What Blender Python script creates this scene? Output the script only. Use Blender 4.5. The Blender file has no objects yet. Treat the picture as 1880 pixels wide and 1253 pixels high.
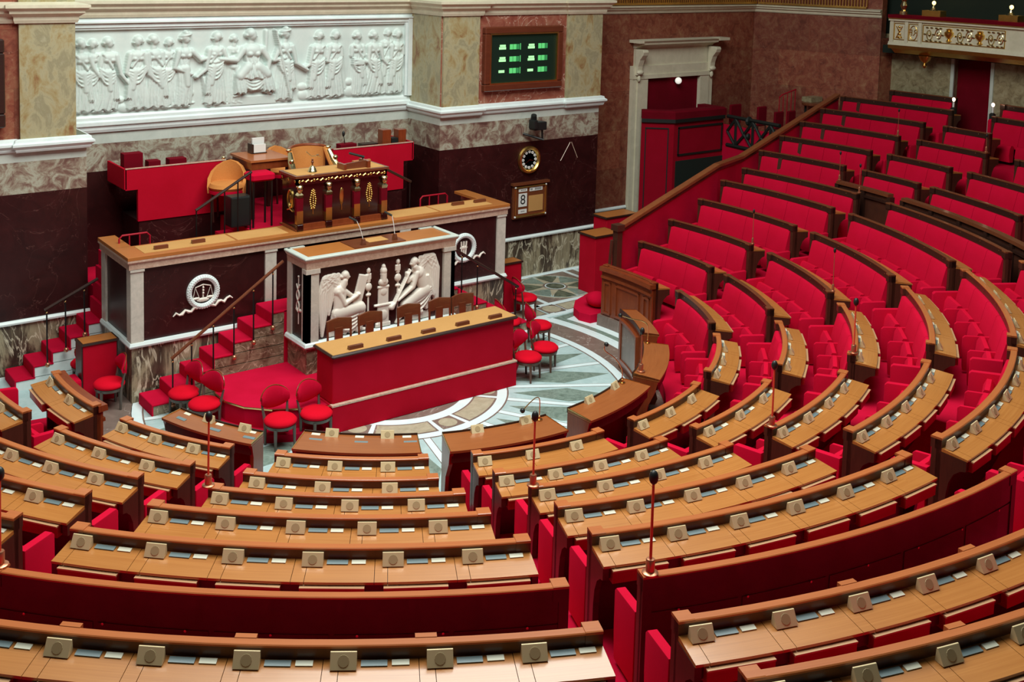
import bpy, bmesh, math, random
import numpy as np
from mathutils import Vector, Matrix
S = bpy.context.scene
C = S.collection
rnd = random.Random(11)
PI = math.pi
R_ = math.radians
sin, cos = math.sin, math.cos

# ---------------------------------------------------------------- geometry helpers
def pol(R, a, z=0.0):
    a = R_(a)
    return Vector((R * sin(a), -R * cos(a), z))

class MB:
    """collects pieces of one mesh"""
    def __init__(s):
        s.v, s.f, s.m, s.cur = [], [], [], 0
    def mat(s, i):
        s.cur = i
        return s
    def add(s, vs, fs):
        n = len(s.v)
        s.v += [tuple(p) for p in vs]
        s.f += [tuple(i + n for i in q) for q in fs]
        s.m += [s.cur] * len(fs)
        return s
    def box(s, x0, x1, y0, y1, z0, z1, M=None):
        vs = [Vector((x, y, z)) for z in (z0, z1) for y in (y0, y1) for x in (x0, x1)]
        if M is not None:
            vs = [M @ p for p in vs]
        return s.add(vs, [(0, 2, 3, 1), (4, 5, 7, 6), (0, 1, 5, 4), (2, 6, 7, 3), (0, 4, 6, 2), (1, 3, 7, 5)])
    def cbox(s, x0, x1, y0, y1, z0, z1, c=0.01, M=None):
        """box with chamfered vertical and top edges"""
        pts = [(x0 + c, y0), (x1 - c, y0), (x1, y0 + c), (x1, y1 - c), (x1 - c, y1), (x0 + c, y1), (x0, y1 - c), (x0, y0 + c)]
        cx, cy = (x0 + x1) / 2, (y0 + y1) / 2
        def sh(p, d):
            sx = 1 - 2 * d / max(1e-6, (x1 - x0)); sy = 1 - 2 * d / max(1e-6, (y1 - y0))
            return (cx + (p[0] - cx) * sx, cy + (p[1] - cy) * sy)
        rings = [[(*sh(p, c), z0) for p in pts], [(*p, z0 + c) for p in pts], [(*p, z1 - c) for p in pts], [(*sh(p, c), z1) for p in pts]]
        return s.loft(rings, M)
    def loft(s, rings, M=None, cap=True, closed=True):
        k = len(rings[0])
        vs = [Vector(p) for r in rings for p in r]
        if M is not None:
            vs = [M @ p for p in vs]
        fs = []
        for i in range(len(rings) - 1):
            for j in range(k if closed else k - 1):
                a, b = i * k + j, i * k + (j + 1) % k
                fs.append((a, b, b + k, a + k))
        if cap:
            fs.append(tuple(reversed(range(k))))
            fs.append(tuple((len(rings) - 1) * k + j for j in range(k)))
        return s.add(vs, fs)
    def prism(s, pts, d0, d1, axis='y', M=None):
        """2d outline extruded; axis y: pts are (x,z); x: (y,z); z: (x,y)"""
        def mk(p, d):
            return (p[0], d, p[1]) if axis == 'y' else ((d, p[0], p[1]) if axis == 'x' else (p[0], p[1], d))
        return s.loft([[mk(p, d0) for p in pts], [mk(p, d1) for p in pts]], M)
    def cyl(s, p0, p1, r0, r1=None, n=10):
        r1 = r0 if r1 is None else r1
        return s.tube([p0, p1], [r0, r1], n)
    def tube(s, pts, r, n=8, cap=True):
        pts = [Vector(p) for p in pts]
        rs = r if isinstance(r, (list, tuple)) else [r] * len(pts)
        rings = []
        up = Vector((0, 0, 1))
        prev = None
        for i, p in enumerate(pts):
            t = (pts[min(i + 1, len(pts) - 1)] - pts[max(i - 1, 0)]).normalized()
            if prev is None:
                a = t.cross(up)
                if a.length < 1e-3:
                    a = t.cross(Vector((1, 0, 0)))
                a.normalize()
            else:
                a = (prev - t * prev.dot(t))
                a.normalize()
            prev = a
            b = t.cross(a)
            rings.append([p + (a * cos(2 * PI * j / n) + b * sin(2 * PI * j / n)) * rs[i] for j in range(n)])
        return s.loft(rings, None, cap)
    def lathe(s, prof, c=(0, 0, 0), n=16, M=None):
        c = Vector(c)
        rings = [[c + Vector((r * cos(2 * PI * j / n), r * sin(2 * PI * j / n), z)) for j in range(n)] for r, z in prof]
        return s.loft(rings, M)
    def ell(s, c, r, n=12, k=8, M=None):
        c = Vector(c)
        rx, ry, rz = (r, r, r) if not isinstance(r, (tuple, list)) else r
        rings = []
        for i in range(k + 1):
            t = -PI / 2 + PI * i / k
            q = max(cos(t), 0.02)
            rings.append([c + Vector((rx * q * cos(2 * PI * j / n), ry * q * sin(2 * PI * j / n), rz * sin(t))) for j in range(n)])
        return s.loft(rings, M)
    def arc(s, prof, a0, a1, n=None, cap=True, c=(0, 0)):
        """closed (r,z) profile swept round the vertical axis through c"""
        n = n or max(2, int(abs(a1 - a0) / 1.6) + 1)
        rings = []
        for i in range(n + 1):
            a = R_(a0 + (a1 - a0) * i / n)
            rings.append([(c[0] + r * sin(a), c[1] - r * cos(a), z) for r, z in prof])
        return s.loft(rings, None, cap)
    def sweep(s, path, prof, z0=0.0, side=1):
        """profile (out, up) swept along a 2d polyline, mitred; out is to the left of travel * side"""
        n = len(path)
        P = [Vector((p[0], p[1])) for p in path]
        rings = []
        for i in range(n):
            d0 = (P[i] - P[i - 1]).normalized() if i > 0 else None
            d1 = (P[i + 1] - P[i]).normalized() if i < n - 1 else None
            d0 = d0 or d1; d1 = d1 or d0
            n0 = Vector((-d0.y, d0.x)); n1 = Vector((-d1.y, d1.x))
            m = (n0 + n1)
            m = m / max(0.2, m.length_squared) * 2 if m.length > 1e-6 else n0
            rings.append([(P[i].x + m.x * o * side, P[i].y + m.y * o * side, z0 + u) for o, u in prof])
        return s.loft(rings)
    def build(s, name, mats, parent=None, loc=None, smooth=False, angle=40, bevel=0):
        mats = mats if isinstance(mats, (list, tuple)) else [mats]
        W = Vector(WORLD[parent.name]) if parent else Vector((0, 0, 0))
        if loc is None:
            if parent:
                loc = W
            else:
                xs = [p[0] for p in s.v]; ys = [p[1] for p in s.v]; zs = [p[2] for p in s.v]
                loc = Vector(((min(xs) + max(xs)) / 2, (min(ys) + max(ys)) / 2, min(zs)))
        loc = Vector(loc)
        me = bpy.data.meshes.new(name)
        me.from_pydata([(p[0] - loc.x, p[1] - loc.y, p[2] - loc.z) for p in s.v], [], s.f)
        for m in mats:
            me.materials.append(M_[m])
        if len(mats) > 1:
            me.polygons.foreach_set('material_index', s.m)
        b = bmesh.new(); b.from_mesh(me)
        bmesh.ops.recalc_face_normals(b, faces=b.faces)
        if bevel:
            es = [e for e in b.edges if len(e.link_faces) == 2 and e.calc_face_angle(0) > 0.6]
            bmesh.ops.bevel(b, geom=es, offset=bevel, segments=2, profile=0.6, affect='EDGES', clamp_overlap=True)
        b.to_mesh(me); b.free()
        if smooth:
            me.polygons.foreach_set('use_smooth', [True] * len(me.polygons))
            try:
                me.set_sharp_from_angle(angle=R_(angle))
            except Exception:
                pass
        o = bpy.data.objects.new(name, me)
        C.objects.link(o)
        o.location = loc - W
        if parent:
            o.parent = parent
        WORLD[o.name] = loc
        return o

WORLD = {}
def tag(o, label=None, cat=None, group=None, kind=None):
    if label: o['label'] = label
    if cat: o['category'] = cat
    if group: o['group'] = group
    if kind: o['kind'] = kind
    return o
def thing(name, loc, label, cat, group=None):
    o = bpy.data.objects.new(name, None)
    o.empty_display_size = 0.1
    C.objects.link(o)
    o.location = loc
    WORLD[o.name] = Vector(loc)
    return tag(o, label, cat, group)
def struct(mb, name, mats, **k):
    o = mb.build(name, mats, **k)
    o['kind'] = 'structure'
    return o
def put(o, parent, loc, rz=0.0, rx=0.0):
    """copy of a part prototype (and its sub-parts) under parent at a world place"""
    c = o.copy(); C.objects.link(c)
    c.parent = parent
    c.location = Vector(loc) - (Vector(WORLD[parent.name]) if parent else Vector((0, 0, 0)))
    c.rotation_euler = (rx, 0, rz)
    for ch in o.children:
        d = ch.copy(); C.objects.link(d); d.parent = c
    return c
PROTO = []
def proto(o):
    PROTO.append(o)
    return o
def dup(root, loc, rz=0.0, label=None, group=None):
    r = root.copy(); C.objects.link(r)
    r.location = loc; r.rotation_euler = (0, 0, rz)
    if label: r['label'] = label
    if group: r['group'] = group
    WORLD[r.name] = Vector(loc)
    for ch in list(root.children):
        c = ch.copy(); C.objects.link(c); c.parent = r
        for g in ch.children:
            d = g.copy(); C.objects.link(d); d.parent = c
    return r

# ---------------------------------------------------------------- materials
M_ = {}
def newmat(name):
    m = bpy.data.materials.new(name); m.use_nodes = True
    M_[name] = m
    nt = m.node_tree
    return m, nt, nt.nodes['Principled BSDF']
def N(nt, t, **k):
    n = nt.nodes.new(t)
    for a, b in k.items():
        if a == 'i':
            for q, w in b.items():
                n.inputs[q].default_value = w
        else:
            setattr(n, a, b)
    return n
def ramp(nt, fac, stops, interp='LINEAR'):
    r = nt.nodes.new('ShaderNodeValToRGB'); r.color_ramp.interpolation = interp
    e = r.color_ramp.elements
    while len(e) < len(stops): e.new(0.5)
    for q, (p, c) in zip(e, stops):
        q.position = p; q.color = (*c, 1)
    nt.links.new(fac, r.inputs[0])
    return r
def mixc(nt, fac, a, b, mode='MIX'):
    n = nt.nodes.new('ShaderNodeMix'); n.data_type = 'RGBA'; n.blend_type = mode
    for s_, v in ((0, fac), (6, a), (7, b)):
        if hasattr(v, 'links') or hasattr(v, 'is_linked'):
            nt.links.new(v, n.inputs[s_])
        else:
            n.inputs[s_].default_value = (*v, 1) if isinstance(v, tuple) else v
    return n.outputs[2]
def pos(nt, scale=(1, 1, 1), rot=(0, 0, 0)):
    g = N(nt, 'ShaderNodeNewGeometry'); mp = N(nt, 'ShaderNodeMapping')
    mp.inputs['Scale'].default_value = scale; mp.inputs['Rotation'].default_value = rot
    nt.links.new(g.outputs['Position'], mp.inputs['Vector'])
    return mp.outputs[0]
def polpos(nt, ks=(12, 60, 20)):
    """vector (angle, radius, z) round the chamber's axis, scaled: grain follows the curved rows"""
    g = N(nt, 'ShaderNodeNewGeometry'); sx = N(nt, 'ShaderNodeSeparateXYZ'); nt.links.new(g.outputs['Position'], sx.inputs[0])
    at = N(nt, 'ShaderNodeMath', operation='ARCTAN2'); nt.links.new(sx.outputs[0], at.inputs[0]); nt.links.new(sx.outputs[1], at.inputs[1])
    ln = N(nt, 'ShaderNodeVectorMath', operation='LENGTH'); cx = N(nt, 'ShaderNodeCombineXYZ')
    nt.links.new(sx.outputs[0], cx.inputs[0]); nt.links.new(sx.outputs[1], cx.inputs[1]); nt.links.new(cx.outputs[0], ln.inputs[0])
    o = N(nt, 'ShaderNodeCombineXYZ')
    for i, src in enumerate((at.outputs[0], ln.outputs[1], sx.outputs[2])):
        mm = N(nt, 'ShaderNodeMath', operation='MULTIPLY'); mm.inputs[1].default_value = ks[i]
        nt.links.new(src, mm.inputs[0]); nt.links.new(mm.outputs[0], o.inputs[i])
    return o.outputs[0]
def noise(nt, vec, scale=5, detail=4, rough=0.6, dist=0.0):
    n = N(nt, 'ShaderNodeTexNoise', i={'Scale': scale, 'Detail': detail, 'Roughness': rough, 'Distortion': dist})
    nt.links.new(vec, n.inputs['Vector'])
    return n.outputs[0]
def bump(nt, p, h, strength=0.2, dist=0.01):
    b = N(nt, 'ShaderNodeBump', i={'Strength': strength, 'Distance': dist})
    nt.links.new(h, b.inputs['Height']); nt.links.new(b.outputs[0], p.inputs['Normal'])
def plain(name, col, rough=0.5, metal=0.0, coat=0.0, spec=0.5, emit=None, es=1.0, vary=0.0):
    m, nt, p = newmat(name)
    p.inputs['Base Color'].default_value = (*col, 1); p.inputs['Roughness'].default_value = rough
    p.inputs['Metallic'].default_value = metal; p.inputs['Coat Weight'].default_value = coat
    p.inputs['Specular IOR Level'].default_value = spec
    if emit:
        p.inputs['Emission Color'].default_value = (*emit, 1); p.inputs['Emission Strength'].default_value = es
    if vary:
        f = noise(nt, pos(nt), 3, 5)
        c = ramp(nt, f, [(0.25, tuple(x * (1 - vary) for x in col)), (0.75, tuple(min(1, x * (1 + vary)) for x in col))])
        nt.links.new(c.outputs[0], p.inputs['Base Color'])
    return m
def wood(name, ca, cb, rough=0.35, coat=0.3, polar=True, ks=(10, 70, 30)):
    m, nt, p = newmat(name)
    v = polpos(nt, ks) if polar else pos(nt, (3, 30, 30))
    f = noise(nt, v, 1.0, 6, 0.65, 0.6)
    big = noise(nt, pos(nt), 1.3, 2)
    c = ramp(nt, f, [(0.28, ca), (0.72, cb)])
    c2 = mixc(nt, 0.35, c.outputs[0], mixc(nt, big, tuple(x * 0.6 for x in ca), cb))
    nt.links.new(c2, p.inputs['Base Color'])
    p.inputs['Roughness'].default_value = rough; p.inputs['Coat Weight'].default_value = coat; p.inputs['Coat Roughness'].default_value = 0.12
    return m
def fabric(name, ca, cb, sheen=0.3, scale=160):
    m, nt, p = newmat(name)
    f = noise(nt, pos(nt), scale, 2); g = noise(nt, pos(nt), 2.2, 3)
    c = mixc(nt, 0.5, ramp(nt, f, [(0.3, ca), (0.7, cb)]).outputs[0], ramp(nt, g, [(0.3, ca), (0.7, cb)]).outputs[0])
    nt.links.new(c, p.inputs['Base Color'])
    p.inputs['Roughness'].default_value = 0.92; p.inputs['Specular IOR Level'].default_value = 0.1
    p.inputs['Sheen Weight'].default_value = sheen; p.inputs['Sheen Tint'].default_value = (*cb, 1)
    bump(nt, p, f, 0.15, 0.004)
    return m
def marble(name, stops, scale=1.6, dist=1.5, rough=0.3, vein=None, vs=1.2, blocks=None, stretch=(1, 1, 1), rot=(0, 0, 0), coat=0.0):
    m, nt, p = newmat(name)
    v = pos(nt, stretch, rot)
    f = noise(nt, v, scale, 8, 0.68, dist)
    c = ramp(nt, f, stops).outputs[0]
    if vein:
        w = noise(nt, v, vs, 5, 0.55, 2.2)
        a = N(nt, 'ShaderNodeMath', operation='SUBTRACT'); a.inputs[1].default_value = 0.5; nt.links.new(w, a.inputs[0])
        b = N(nt, 'ShaderNodeMath', operation='ABSOLUTE'); nt.links.new(a.outputs[0], b.inputs[0])
        r = ramp(nt, b.outputs[0], [(0.0, (1, 1, 1)), (vein[1], (0, 0, 0))])
        c = mixc(nt, r.outputs[0], c, vein[0])
    if blocks:
        bt = N(nt, 'ShaderNodeTexBrick', i={'Scale': 1.0, 'Mortar Size': 0.004, 'Brick Width': blocks[0], 'Row Height': blocks[1], 'Color1': (0.55, 0.55, 0.55, 1), 'Color2': (1.15, 1.1, 1.0, 1), 'Mortar': (0.5, 0.4, 0.35, 1)})
        g = N(nt, 'ShaderNodeNewGeometry'); sp = N(nt, 'ShaderNodeSeparateXYZ'); nt.links.new(g.outputs['Position'], sp.inputs[0])
        ad = N(nt, 'ShaderNodeMath', operation='SUBTRACT'); nt.links.new(sp.outputs[0], ad.inputs[0]); nt.links.new(sp.outputs[1], ad.inputs[1])
        cb = N(nt, 'ShaderNodeCombineXYZ'); nt.links.new(ad.outputs[0], cb.inputs[0]); nt.links.new(sp.outputs[2], cb.inputs[1])
        nt.links.new(cb.outputs[0], bt.inputs['Vector'])
        c = mixc(nt, 0.75, c, bt.outputs[0], 'MULTIPLY')
    nt.links.new(c, p.inputs['Base Color'])
    p.inputs['Roughness'].default_value = rough; p.inputs['Coat Weight'].default_value = coat
    return m

wood('desk_oak', (0.40, 0.135, 0.026), (0.56, 0.23, 0.056), 0.28, 0.45)
wood('rail_wood', (0.42, 0.11, 0.028), (0.55, 0.17, 0.05), 0.30, 0.35, ks=(6, 60, 40))
wood('mahogany', (0.050, 0.016, 0.010), (0.090, 0.028, 0.015), 0.38, 0.2, ks=(40, 40, 4))
wood('panel_wood', (0.17, 0.028, 0.009), (0.29, 0.062, 0.016), 0.32, 0.3, ks=(40, 40, 4))
wood('drawer_wood', (0.30, 0.010, 0.010), (0.40, 0.018, 0.014), 0.36, 0.2, ks=(8, 60, 40))  # mahogany with the red light reflected on it put into the colour
wood('front_wood', (0.27, 0.072, 0.018), (0.40, 0.125, 0.034), 0.3, 0.4)
wood('lip_wood', (0.50, 0.27, 0.13), (0.60, 0.36, 0.19), 0.4, 0.2)
wood('counter_wood', (0.43, 0.14, 0.03), (0.53, 0.19, 0.045), 0.35, 0.3, polar=False)
wood('brown_wood', (0.13, 0.034, 0.014), (0.21, 0.060, 0.022), 0.35, 0.3, polar=False)
wood('dark_wood', (0.022, 0.009, 0.006), (0.045, 0.016, 0.010), 0.4, 0.2, polar=False)
wood('frame_wood', (0.10, 0.022, 0.010), (0.17, 0.04, 0.016), 0.35, 0.3, polar=False)
wood('parapet_wood', (0.20, 0.055, 0.02), (0.34, 0.10, 0.03), 0.35, 0.3, polar=False)
wood('president_mahogany', (0.022, 0.003, 0.003), (0.045, 0.006, 0.005), 0.15, 0.4, polar=False)
fabric('red_velvet', (0.50, 0.002, 0.022), (0.60, 0.003, 0.036))
fabric('red_carpet', (0.46, 0.002, 0.022), (0.60, 0.004, 0.042), 0.2, 220)
fabric('red_cloth', (0.42, 0.002, 0.014), (0.52, 0.004, 0.024), 0.2)
fabric('red_seat', (0.60, 0.002, 0.012), (0.72, 0.004, 0.024), 0.25)
fabric('dark_red_cloth', (0.12, 0.0015, 0.006), (0.18, 0.002, 0.012), 0.1)
fabric('press_red', (0.26, 0.002, 0.010), (0.34, 0.003, 0.018), 0.1)
fabric('leather_top', (0.50, 0.26, 0.085), (0.58, 0.31, 0.11), 0.0, 90)
fabric('tan_leather', (0.55, 0.20, 0.05), (0.66, 0.27, 0.075), 0.0, 60)
marble('white_marble', [(0.3, (0.70, 0.80, 0.78)), (0.65, (0.82, 0.90, 0.88))], 2.0, 1.0, 0.4)
marble('relief_marble', [(0.3, (0.60, 0.70, 0.66)), (0.7, (0.70, 0.78, 0.73))], 3.0, 0.5, 0.5)
marble('cream_relief', [(0.3, (0.76, 0.70, 0.60)), (0.7, (0.86, 0.80, 0.71))], 3.0, 0.5, 0.45)
marble('grey_frieze', [(0.3, (0.50, 0.56, 0.50)), (0.7, (0.62, 0.67, 0.60))], 2.5, 1.0, 0.4)
marble('rose_marble', [(0.3, (0.47, 0.29, 0.21)), (0.55, (0.62, 0.44, 0.33)), (0.75, (0.70, 0.58, 0.46))], 14, 0.8, 0.3)
marble('pale_pier', [(0.3, (0.52, 0.49, 0.42)), (0.7, (0.68, 0.63, 0.54))], 9, 1.0, 0.35)
marble('yellow_marble', [(0.25, (0.20, 0.035, 0.022)), (0.34, (0.27, 0.14, 0.06)), (0.43, (0.36, 0.28, 0.13)), (0.52, (0.42, 0.38, 0.23)), (0.60, (0.30, 0.27, 0.16)), (0.72, (0.44, 0.41, 0.27))], 2.6, 0.5, 0.35, stretch=(1.3, 1.3, 0.8))
marble('red_marble', [(0.28, (0.12, 0.028, 0.018)), (0.48, (0.26, 0.070, 0.042)), (0.60, (0.30, 0.115, 0.065)), (0.74, (0.42, 0.24, 0.13))], 5.5, 0.7, 0.4, vein=((0.36, 0.17, 0.11), 0.006), vs=1.4, blocks=(1.9, 0.95))
marble('red_field', [(0.28, (0.20, 0.045, 0.030)), (0.5, (0.31, 0.095, 0.06)), (0.72, (0.40, 0.20, 0.125))], 3.2, 1.2, 0.4, vein=((0.62, 0.42, 0.32), 0.012), vs=1.1)
marble('breccia', [(0.28, (0.10, 0.042, 0.036)), (0.42, (0.20, 0.115, 0.09)), (0.50, (0.31, 0.25, 0.185)), (0.58, (0.45, 0.45, 0.35)), (0.64, (0.36, 0.30, 0.23)), (0.74, (0.20, 0.11, 0.09))], 3.6, 0.9, 0.35)
marble('griotte', [(0.3, (0.018, 0.003, 0.003)), (0.6, (0.036, 0.006, 0.006)), (0.75, (0.052, 0.009, 0.009))], 2.2, 1.0, 0.38, vein=((0.10, 0.035, 0.03), 0.0025), vs=0.7)
marble('plinth_marble', [(0.36, (0.035, 0.026, 0.020)), (0.47, (0.10, 0.075, 0.05)), (0.55, (0.36, 0.31, 0.20)), (0.7, (0.20, 0.17, 0.11))], 1.15, 0.9, 0.3, vein=((0.66, 0.61, 0.45), 0.03), vs=1.2, stretch=(2.0, 2.0, 0.75), rot=(0.35, 0.45, 0))
marble('stair_marble', [(0.35, (0.09, 0.05, 0.03)), (0.5, (0.24, 0.19, 0.12)), (0.7, (0.40, 0.34, 0.23))], 3.0, 1.4, 0.3, vein=((0.62, 0.52, 0.38), 0.012), vs=1.8)
marble('olive_marble', [(0.25, (0.10, 0.06, 0.03)), (0.5, (0.30, 0.25, 0.14)), (0.75, (0.44, 0.40, 0.26))], 5.0, 1.2, 0.4)
marble('door_stone', [(0.3, (0.62, 0.58, 0.42)), (0.7, (0.74, 0.69, 0.52))], 5, 0.5, 0.5)
marble('floor_white', [(0.3, (0.70, 0.84, 0.86)), (0.7, (0.80, 0.91, 0.92))], 2.5, 1.0, 0.25)
marble('floor_blue', [(0.3, (0.38, 0.53, 0.53)), (0.7, (0.53, 0.67, 0.67))], 3.0, 1.5, 0.25)
marble('floor_green', [(0.3, (0.12, 0.17, 0.14)), (0.7, (0.27, 0.35, 0.30))], 5.0, 2.0, 0.25)
marble('floor_brown', [(0.3, (0.16, 0.115, 0.095)), (0.7, (0.24, 0.175, 0.145))], 3.0, 1.2, 0.3, vein=((0.42, 0.36, 0.32), 0.006), vs=0.8)
marble('floor_beige', [(0.3, (0.36, 0.32, 0.22)), (0.7, (0.52, 0.47, 0.34))], 9.0, 0.6, 0.3)
marble('floor_dark', [(0.35, (0.03, 0.045, 0.035)), (0.7, (0.18, 0.2, 0.13))], 6.0, 1.2, 0.3)
plain('brass', (0.78, 0.50, 0.20), 0.25, 1.0)
plain('gilt', (0.85, 0.55, 0.16), 0.32, 1.0, vary=0.2)
plain('pale_gilt', (0.86, 0.72, 0.40), 0.25, 1.0)
plain('speaker_metal', (0.72, 0.57, 0.32), 0.34, 0.12)  # pale diffuse colour stands in for the bright reflections on the brass plates
plain('speaker_grille', (0.44, 0.33, 0.17), 0.5, 0.1)
plain('grey_plate', (0.165, 0.225, 0.235), 0.35)
plain('cream_plate', (0.72, 0.70, 0.55), 0.5)
plain('black_plastic', (0.010, 0.013, 0.012), 0.45)
plain('black_iron', (0.012, 0.010, 0.010), 0.4, 0.3)
plain('red_pole', (0.78, 0.09, 0.045), 0.35, 0.0)
plain('copper', (0.62, 0.27, 0.15), 0.3, 0.8)
plain('white_paint', (0.8, 0.8, 0.76), 0.5)
plain('paper', (0.75, 0.74, 0.70), 0.7)
plain('ink', (0.02, 0.02, 0.02), 0.6)
plain('grout', (0.17, 0.13, 0.10), 0.5)
plain('screen_green', (0.0, 0.010, 0.005), 0.6, emit=(0.0, 0.02, 0.008), es=0.2)
plain('led_bright', (0.1, 0.3, 0.12), 0.5, emit=(0.45, 1.0, 0.42), es=1.1)
plain('led_mid', (0.05, 0.3, 0.1), 0.5, emit=(0.12, 0.62, 0.17), es=0.8)
plain('led_dim', (0.02, 0.15, 0.05), 0.5, emit=(0.03, 0.25, 0.07), es=0.7)
plain('globe_glass', (0.85, 0.85, 0.8), 0.3, emit=(1.0, 0.95, 0.85), es=0.6)
plain('flame_lamp', (1, 0.9, 0.7), 0.4, emit=(1.0, 0.6, 0.4), es=10)
plain('warm_lamp', (1, 0.85, 0.5), 0.4, emit=(1.0, 0.62, 0.18), es=4)
plain('chair_leg_wood', (0.11, 0.045, 0.028), 0.4)
plain('grey_leg', (0.10, 0.085, 0.07), 0.4)
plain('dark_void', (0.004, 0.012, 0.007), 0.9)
plain('dull_black', (0.006, 0.010, 0.008), 0.6)  # plain near-black base colour for mouldings, bars, boxes and stands
plain('red_metal', (0.40, 0.004, 0.02), 0.4)
# ---------------------------------------------------------------- the amphitheatre
RK = [None, 5.181, 6.123, 7.07, 8.036, 8.986, 9.891, 10.706, 11.616]
ZK = [None, 1.289, 1.511, 1.811, 2.107, 2.366, 2.512, 2.688, 2.901]
FK = [None, 0.24] + [z - 1.0 for z in ZK[2:]]
RU = [10.95, 11.90, 12.85, 13.72, 14.60]
ZU = [2.76, 3.00, 3.25, 3.50, 3.745]
FU = [z - 0.98 for z in ZU]

# part prototypes: origin under the rail (floor) or at rail-top height (desk fittings); local y points outwards
def hide_proto(o):
    return o
b = MB()
b.loft([[(x, -0.20, 0.10), (x, -0.30, 0.10), (x, -0.335, 0.30), (x, -0.315, 0.50), (x, -0.28, 0.575), (x, -0.225, 0.575), (x, -0.19, 0.51), (x, -0.185, 0.30)] for x in (-0.5, -0.485, 0.485, 0.5)])
P_seat = proto(b.build('flip_seat', 'red_velvet', smooth=True, angle=50, loc=(0, 0, 0)))
def arm_proto(w, h, name):
    b = MB()
    prof = [(-0.47, 0.04), (-0.10, 0.04), (-0.10, h - 0.01), (-0.46, h - 0.03), (-0.49, h - 0.06), (-0.49, 0.3)]
    b.prism(prof, -w, w, axis='x')
    o = b.build(name, 'red_velvet', bevel=0.012, smooth=True, loc=(0, 0, 0))
    return proto(o)
P_arm = arm_proto(0.022, 0.57, 'armrest')
P_end = arm_proto(0.040, 0.66, 'end_armrest')
b = MB(); b.prism([(0.06, -0.10), (0.134, -0.10), (0.080, -0.012), (0.070, -0.012)], -0.083, 0.083, axis='x')
P_spk = proto(b.build('speaker', 'speaker_metal', bevel=0.002, loc=(0, 0, 0)))
b = MB()
nrm = Vector((0, 0.088, 0.054)).normalized(); tx = Vector((1, 0, 0)); ty = nrm.cross(tx)
cc = Vector((0, 0.107, -0.056)) + nrm * 0.001
Mg = Matrix((( tx.x, ty.x, nrm.x, cc.x), (tx.y, ty.y, nrm.y, cc.y), (tx.z, ty.z, nrm.z, cc.z), (0, 0, 0, 1)))
b.lathe([(0.036, 0), (0.035, 0.002), (0.001, 0.002)], n=12, M=Mg)
g = b.build('speaker_grille', 'speaker_grille', loc=(0, 0, 0)); g.parent = P_spk; proto(g)
b = MB(); b.prism([(0.052, -0.10), (0.098, -0.10), (0.098, -0.095), (0.052, -0.086)], -0.083, 0.083, axis='x')
P_grey = proto(b.build('voting_panel', 'grey_plate', loc=(0, 0, 0)))
b = MB(); b.prism([(0.052, -0.10), (0.093, -0.10), (0.093, -0.095), (0.052, -0.086)], -0.055, 0.055, axis='x')
P_cream = proto(b.build('name_card', 'cream_plate', loc=(0, 0, 0)))
b = MB(); b.box(-0.5, 0.5, 0.24, 0.322, -0.265, -0.168)
P_drw = proto(b.build('drawer', 'drawer_wood', loc=(0, 0, 0)))
b = MB(); b.box(-0.5, 0.5, 0.235, 0.332, -0.168, -0.156)
g = b.build('drawer_lip', 'lip_wood', loc=(0, 0, 0)); g.parent = P_drw; proto(g)
b = MB(); b.lathe([(0.010, 0), (0.010, 0.004), (0.001, 0.005)], n=8, M=Matrix.Translation((0, -0.036, -0.05)) @ Matrix.Rotation(PI / 2, 4, 'X'))
P_plq = proto(b.build('seat_number', 'pale_gilt', loc=(0, 0, 0)))

def at(o, par, R, a, z, w=None):
    c = put(o, par, pol(R, a, z), R_(a) + PI)
    if w: c.scale = (w, 1, 1)
    return c

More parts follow.
